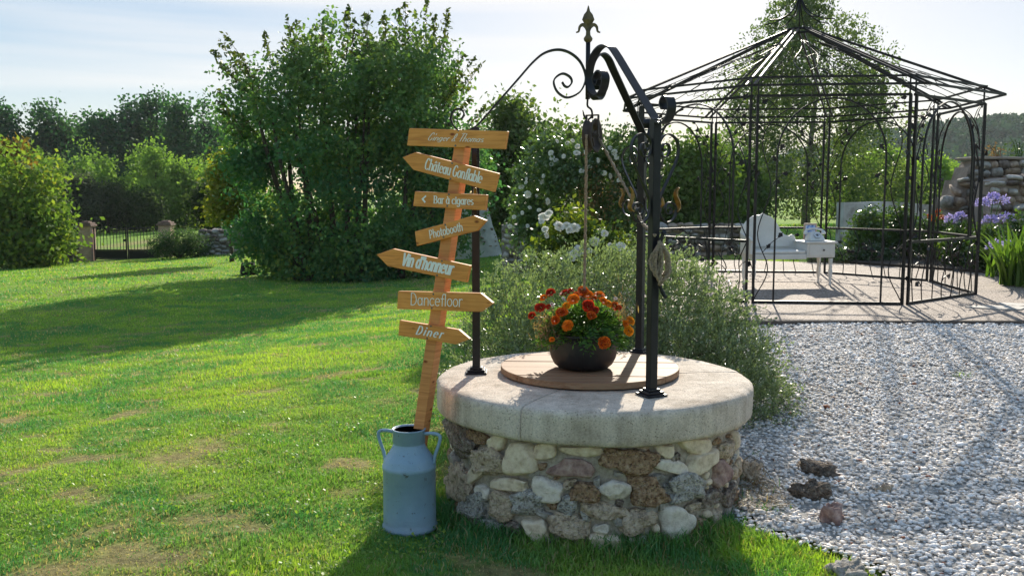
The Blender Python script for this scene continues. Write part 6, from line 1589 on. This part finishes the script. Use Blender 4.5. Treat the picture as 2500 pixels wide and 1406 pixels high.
# weeds on top of the ruin
for i, (px, py, hgt_, lab) in enumerate(((2482, 390, 50, 'curved green weed sprouting on top of the ruined wall'), (2430, 390, 30, 'dry brown weed stalk on top of the ruined wall'))):
    p = P(px, py, RY); zb = rz_(391) + .05; t_ = thing('wall_weed', (p[0], RY, zb - .0), lab, 'weed'); mb = MB()
    for k in range(4): mb.tube(spline([(p[0] + .03 * k, RY, zb - .02), (p[0] + .05 * k - .06, RY, zb + hgt_ * RY / F * .6), (p[0] + .1 * k - .16, RY, zb + hgt_ * RY / F * (1 - .12 * k))], 4), [.014, .012, .011, .010, .009, .008, .007, .006, .004], 5)
    part('stalks', mb, M['green_stem'] if i == 0 else M['dry_twig'], t_)
    n = 60; c = np.array([p[0] - .03, RY, zb + .12]) + rng.randn(n, 3) * np.array([.12, .08, .07]); v, q = leaf_quads(c, rng.uniform(.05, .09, n), rng, .4); cc = np.array([.06, .11, .03] if i == 0 else [.2, .13, .08]) * rng.uniform(.6, 1.3, (n, 1)); npart('leaves', v, q, None, M['leaf'], t_, np.repeat(cc, 4, 0))
# small mound of pebbles/stone behind bench table
# ------------------------------------------------------------------ rocks in the gravel
ST_M['rock'] = noisy('dark_crumbly_rock', [(.25, (.06, .045, .036)), (.5, (.22, .17, .13)), (.75, (.46, .39, .31))], 36, 8, .95, 1, .02, 90, spec=.2, voro=(50, .5, .9, .02))
lab = ['flat dark pitted rock lying in the gravel, farthest from the grass patch', 'pitted grey rock in the middle of the three near the well', 'angular brown rock half sunk in the gravel beside the grass patch', 'small tan stone in the gravel right of the pitted rocks', 'pale rough stone at the lower right of the grass patch', 'brown crumbly stone against the right foot of the well', 'rounded grey stone at the foot of the well on the gravel side']
for i, (px, py, w, h, typ) in enumerate(((1992, 1160, 104, 34, 'rock'), (1978, 1208, 84, 52, 'rock'), (2032, 1256, 76, 58, 'red'), (2164, 1210, 44, 22, 'tan'), (2075, 1392, 96, 46, 'grey'), (1828, 1165, 60, 60, 'tan'), (1804, 1188, 26, 36, 'grey'))):
    z = .04; p = G(px, py + h * .3, z); p[2] = gz(p[0], p[1]) + .015; s = p[1] / F
    v_, f_ = stone_mesh(w * s, w * s * .7, h * s * 1.5, 900 + i, .34, ICO3, .9); me = np_mesh('gravel_rock', v_, None, f_, None, True)
    o = link('gravel_rock', me, ST_M[typ], None, (p[0], p[1], p[2] + h * s * .2)); o.rotation_euler = (rng.uniform(-.2, .2), rng.uniform(-.25, .25), rng.uniform(-.9, .9)); tag(o, lab[i], 'rock', 'rocks lying in the gravel')

# ------------------------------------------------------------------ grass
rng = np.random.RandomState(55)
def blades(xy, h, w, col, lean, rng, seg=True):
    n = len(xy); z = hgt(xy[:, 0], xy[:, 1]); b_ = np.stack([xy[:, 0], xy[:, 1], z - .004], -1)
    b_[:, 2] += bumps(xy[:, 0], xy[:, 1])
    az = rng.rand(n) * 2 * np.pi; e = np.stack([np.cos(az), np.sin(az), 0 * az], -1); s = np.stack([-np.sin(az + .6 * rng.randn(n)), np.cos(az), 0 * az], -1)
    h = h[:, None]; w = w[:, None]; ln = lean[:, None]; up = np.array([0, 0, 1.])
    if seg:
        m_ = b_ + up * h * .55 + e * h * ln * .25; t_ = b_ + up * h * (1 - .25 * ln) + e * h * ln
        v = np.stack([b_ - s * w * .5, b_ + s * w * .5, m_ + s * w * .42, m_ - s * w * .42, t_], 1).reshape(-1, 3); i = (np.arange(n) * 5)[:, None]
        return v, i + np.array([0, 1, 2, 3]), i + np.array([3, 2, 4]), np.repeat(col, 5, 0)
    t_ = b_ + up * h * (1 - .2 * ln) + e * h * ln
    v = np.stack([b_ - s * w * .5, b_ + s * w * .5, t_], 1).reshape(-1, 3); i = (np.arange(n) * 3)[:, None]
    return v, None, i + np.array([0, 1, 2]), np.repeat(col, 3, 0)
def lawn_ok(x, y):
    a_, b2 = wob(x, y); k = ~inpoly(a_, b2, GRAVEL) & ~inpoly(x, y, PLATFORM) & ~inpoly(x, y, BED)
    k &= ((x - WC[0]) ** 2 + (y - WC[1]) ** 2) > (RW - .01) ** 2
    return k & (((x - cb[0]) ** 2 + (y - cb[1]) ** 2) > .13 ** 2)
GC1 = np.array([.14, .31, .065]); GC2 = np.array([.40, .52, .075]); GD = np.array([.52, .42, .23])
def gcol(x, y, dr, rng):
    t_ = np.clip(1.5 * (fnoise(x, y, 1.1, 31, 3) - .5) + .45 * rng.rand(len(x)) + .30, 0, 1)[:, None]; c = GC1 * (1 - t_) + GC2 * t_
    cool = np.clip((fnoise(x, y, 1.6, 41, 3) - .47) * 5, 0, .85)[:, None]; c = c * (1 - cool) + np.array([.07, .25, .10]) * cool
    p_ = (rng.rand(len(x)) < .11 + .62 * dr)[:, None]; return np.where(p_, GD * rng.uniform(.55, 1.15, (len(x), 1)), c)
allv, allq, allt, allc = [], [], [], []; off = 0
def push(v, q, t, c):
    global off
    allv.append(v); allc.append(c)
    if q is not None: allq.append(q + off)
    allt.append(t + off); off += len(v)
# near turf
n = 230000; r = 3.0 + 6.0 * rng.rand(n) ** 1.15; th = rng.uniform(-.66, .52, n); x, y = r * np.sin(th), r * np.cos(th)
dr = dryness(x, y); k = lawn_ok(x, y) & (rng.rand(n) > dr * .55); x, y, dr, r = x[k], y[k], dr[k], r[k]
tuft = fnoise(x, y, 5, 51, 2); h = (.018 + .034 * tuft ** 1.5 * rng.uniform(.5, 1.3, len(x))) * (1 - .5 * dr)
push(*blades(np.stack([x, y], -1), h, rng.uniform(.0028, .0055, len(x)) * (.8 + .05 * r), gcol(x, y, dr, rng), rng.uniform(.15, .9, len(x)), rng))
# middle and far turf
n = 190000; r = 8.5 + 16.0 * rng.rand(n) ** 1.2; th = rng.uniform(-.62, .30, n); x, y = r * np.sin(th), r * np.cos(th); dr = dryness(x, y)
k = lawn_ok(x, y) & (rng.rand(n) > dr * .6); x, y, dr, r = x[k], y[k], dr[k], r[k]
push(*blades(np.stack([x, y], -1), rng.uniform(.02, .05, len(x)) * (1 - .4 * dr), .0012 * r * rng.uniform(.7, 1.3, len(x)), gcol(x, y, dr, rng), rng.uniform(.1, .8, len(x)), rng, False))
n = 60000; r = 24 + 20 * rng.rand(n); th = rng.uniform(-.58, .42, n); x, y = r * np.sin(th), r * np.cos(th); dr = dryness(x, y) * .5; k = lawn_ok(x, y); x, y, dr, r = x[k], y[k], dr[k], r[k]
push(*blades(np.stack([x, y], -1), rng.uniform(.03, .07, len(x)), .0012 * r * rng.uniform(.8, 1.3, len(x)), gcol(x, y, dr, rng), rng.uniform(.1, .6, len(x)), rng, False))
# broad-leaved weeds and clover in the turf
n = 15000; r = 3.1 + 4.5 * rng.rand(n) ** 1.1; th = rng.uniform(-.6, .48, n); x, y = r * np.sin(th), r * np.cos(th); dr = dryness(x, y); k = lawn_ok(x, y) & (fnoise(x, y, 2.2, 61, 2) > .47) & (dr < .5); x, y = x[k], y[k]
c = np.stack([x, y, hgt(x, y) + rng.uniform(.012, .035, len(x))], -1); v, q = leaf_quads(c, rng.uniform(.012, .026, len(x)), rng, .75, 0, 1.2); cc = GC1 * .8 + rng.rand(len(x), 1) * (GC2 - GC1) * .9
allv.append(v); allq.append(q + off); allc.append(np.repeat(cc, 4, 0)); off += len(v)
# long uncut grass round the foot of the well and on the patch by the gravel
n = 9000; th = rng.uniform(-math.pi, .35, n); rr = RW + rng.rand(n) ** 1.6 * .34; x, y = WC[0] + rr * np.cos(th), WC[1] + rr * np.sin(th); a_, b2 = wob(x, y)
k = (((x - cb[0]) ** 2 + (y - cb[1]) ** 2) > .15 ** 2) & (~inpoly(a_, b2, GRAVEL) | (rng.rand(n) < .10)); x, y, rr = x[k], y[k], rr[k]
h = rng.uniform(.035, .11, len(x)) * np.clip(1.15 - (rr - RW) * 2.3, .35, 1) * (.5 + fnoise(x, y, 5, 5, 2)); push(*blades(np.stack([x, y], -1), h, rng.uniform(.0035, .007, len(x)), gcol(x, y, 0 * x, rng) * .95, rng.uniform(.2, .9, len(x)), rng))
n = 14000; x = rng.uniform(.95, 1.75, n); y = rng.uniform(3.4, 4.55, n); a_, b2 = wob(x, y); k = ~inpoly(a_, b2, GRAVEL) & (((x - WC[0]) ** 2 + (y - WC[1]) ** 2) > RW ** 2); x, y = x[k], y[k]
push(*blades(np.stack([x, y], -1), rng.uniform(.03, .085, len(x)), rng.uniform(.0035, .0065, len(x)), gcol(x, y, 0 * x, rng) * np.array([1.15, 1.15, .8]), rng.uniform(.2, .9, len(x)), rng))
# field beyond the gate and stray tufts in the gravel
for (tx, ty, m_) in ((2345, 990, 26), (1870, 1240, 40), (1860, 1300, 50), (1840, 1120, 30)):
    p = G(tx, ty, .06); x = p[0] + rng.randn(m_) * .03; y = p[1] + rng.randn(m_) * .03; push(*blades(np.stack([x, y], -1), rng.uniform(.04, .10, m_), np.full(m_, .006), gcol(x, y, 0 * x, rng), rng.uniform(.3, .9, m_), rng))
o = link('lawn_grass', np_mesh('lawn_grass', np.concatenate(allv), np.concatenate(allq), np.concatenate(allt), np.concatenate(allc)), M['grass']); tag(o, 'short green grass with straw coloured worn patches', 'grass', kind='stuff')
# dry straw by the right foot of the well
n = 900; x = rng.uniform(1.12, 1.42, n); y = rng.uniform(4.55, 5.3, n); c = np.stack([x, y, hgt(x, y) + .045 + rng.rand(n) * .02], -1); ax_l = rng.randn(n, 3); ax_l[:, 2] *= .2
v, q = leaf_quads(c, rng.uniform(.04, .10, n), rng, .06, 0, 1.5, ax_l); cc = np.array([.28, .19, .11]) * rng.uniform(.5, 1.3, (n, 1)); o = link('straw_litter', np_mesh('straw_litter', v, q, None, np.repeat(cc, 4, 0)), M['leaf']); tag(o, 'dry straw litter at the right foot of the well', 'straw', kind='stuff')

# ------------------------------------------------------------------ hazy evening air
mb = MB(); mb.box((40, 210, 24), (900, 500, 60)); m = bpy.data.materials.new('thin_haze'); m.use_nodes = True; nt = m.node_tree; nt.nodes.clear()
vo = nt.nodes.new("ShaderNodeVolumePrincipled"); vo.inputs['Density'].default_value = .00016; vo.inputs['Color'].default_value = (.86, .93, 1.0, 1); vo.inputs['Anisotropy'].default_value = .3
ot = nt.nodes.new("ShaderNodeOutputMaterial"); nt.links.new(vo.outputs[0], ot.inputs['Volume'])
tag(link('haze', mb.mesh('haze'), m), 'thin pale haze in the evening air', 'haze', kind='stuff')
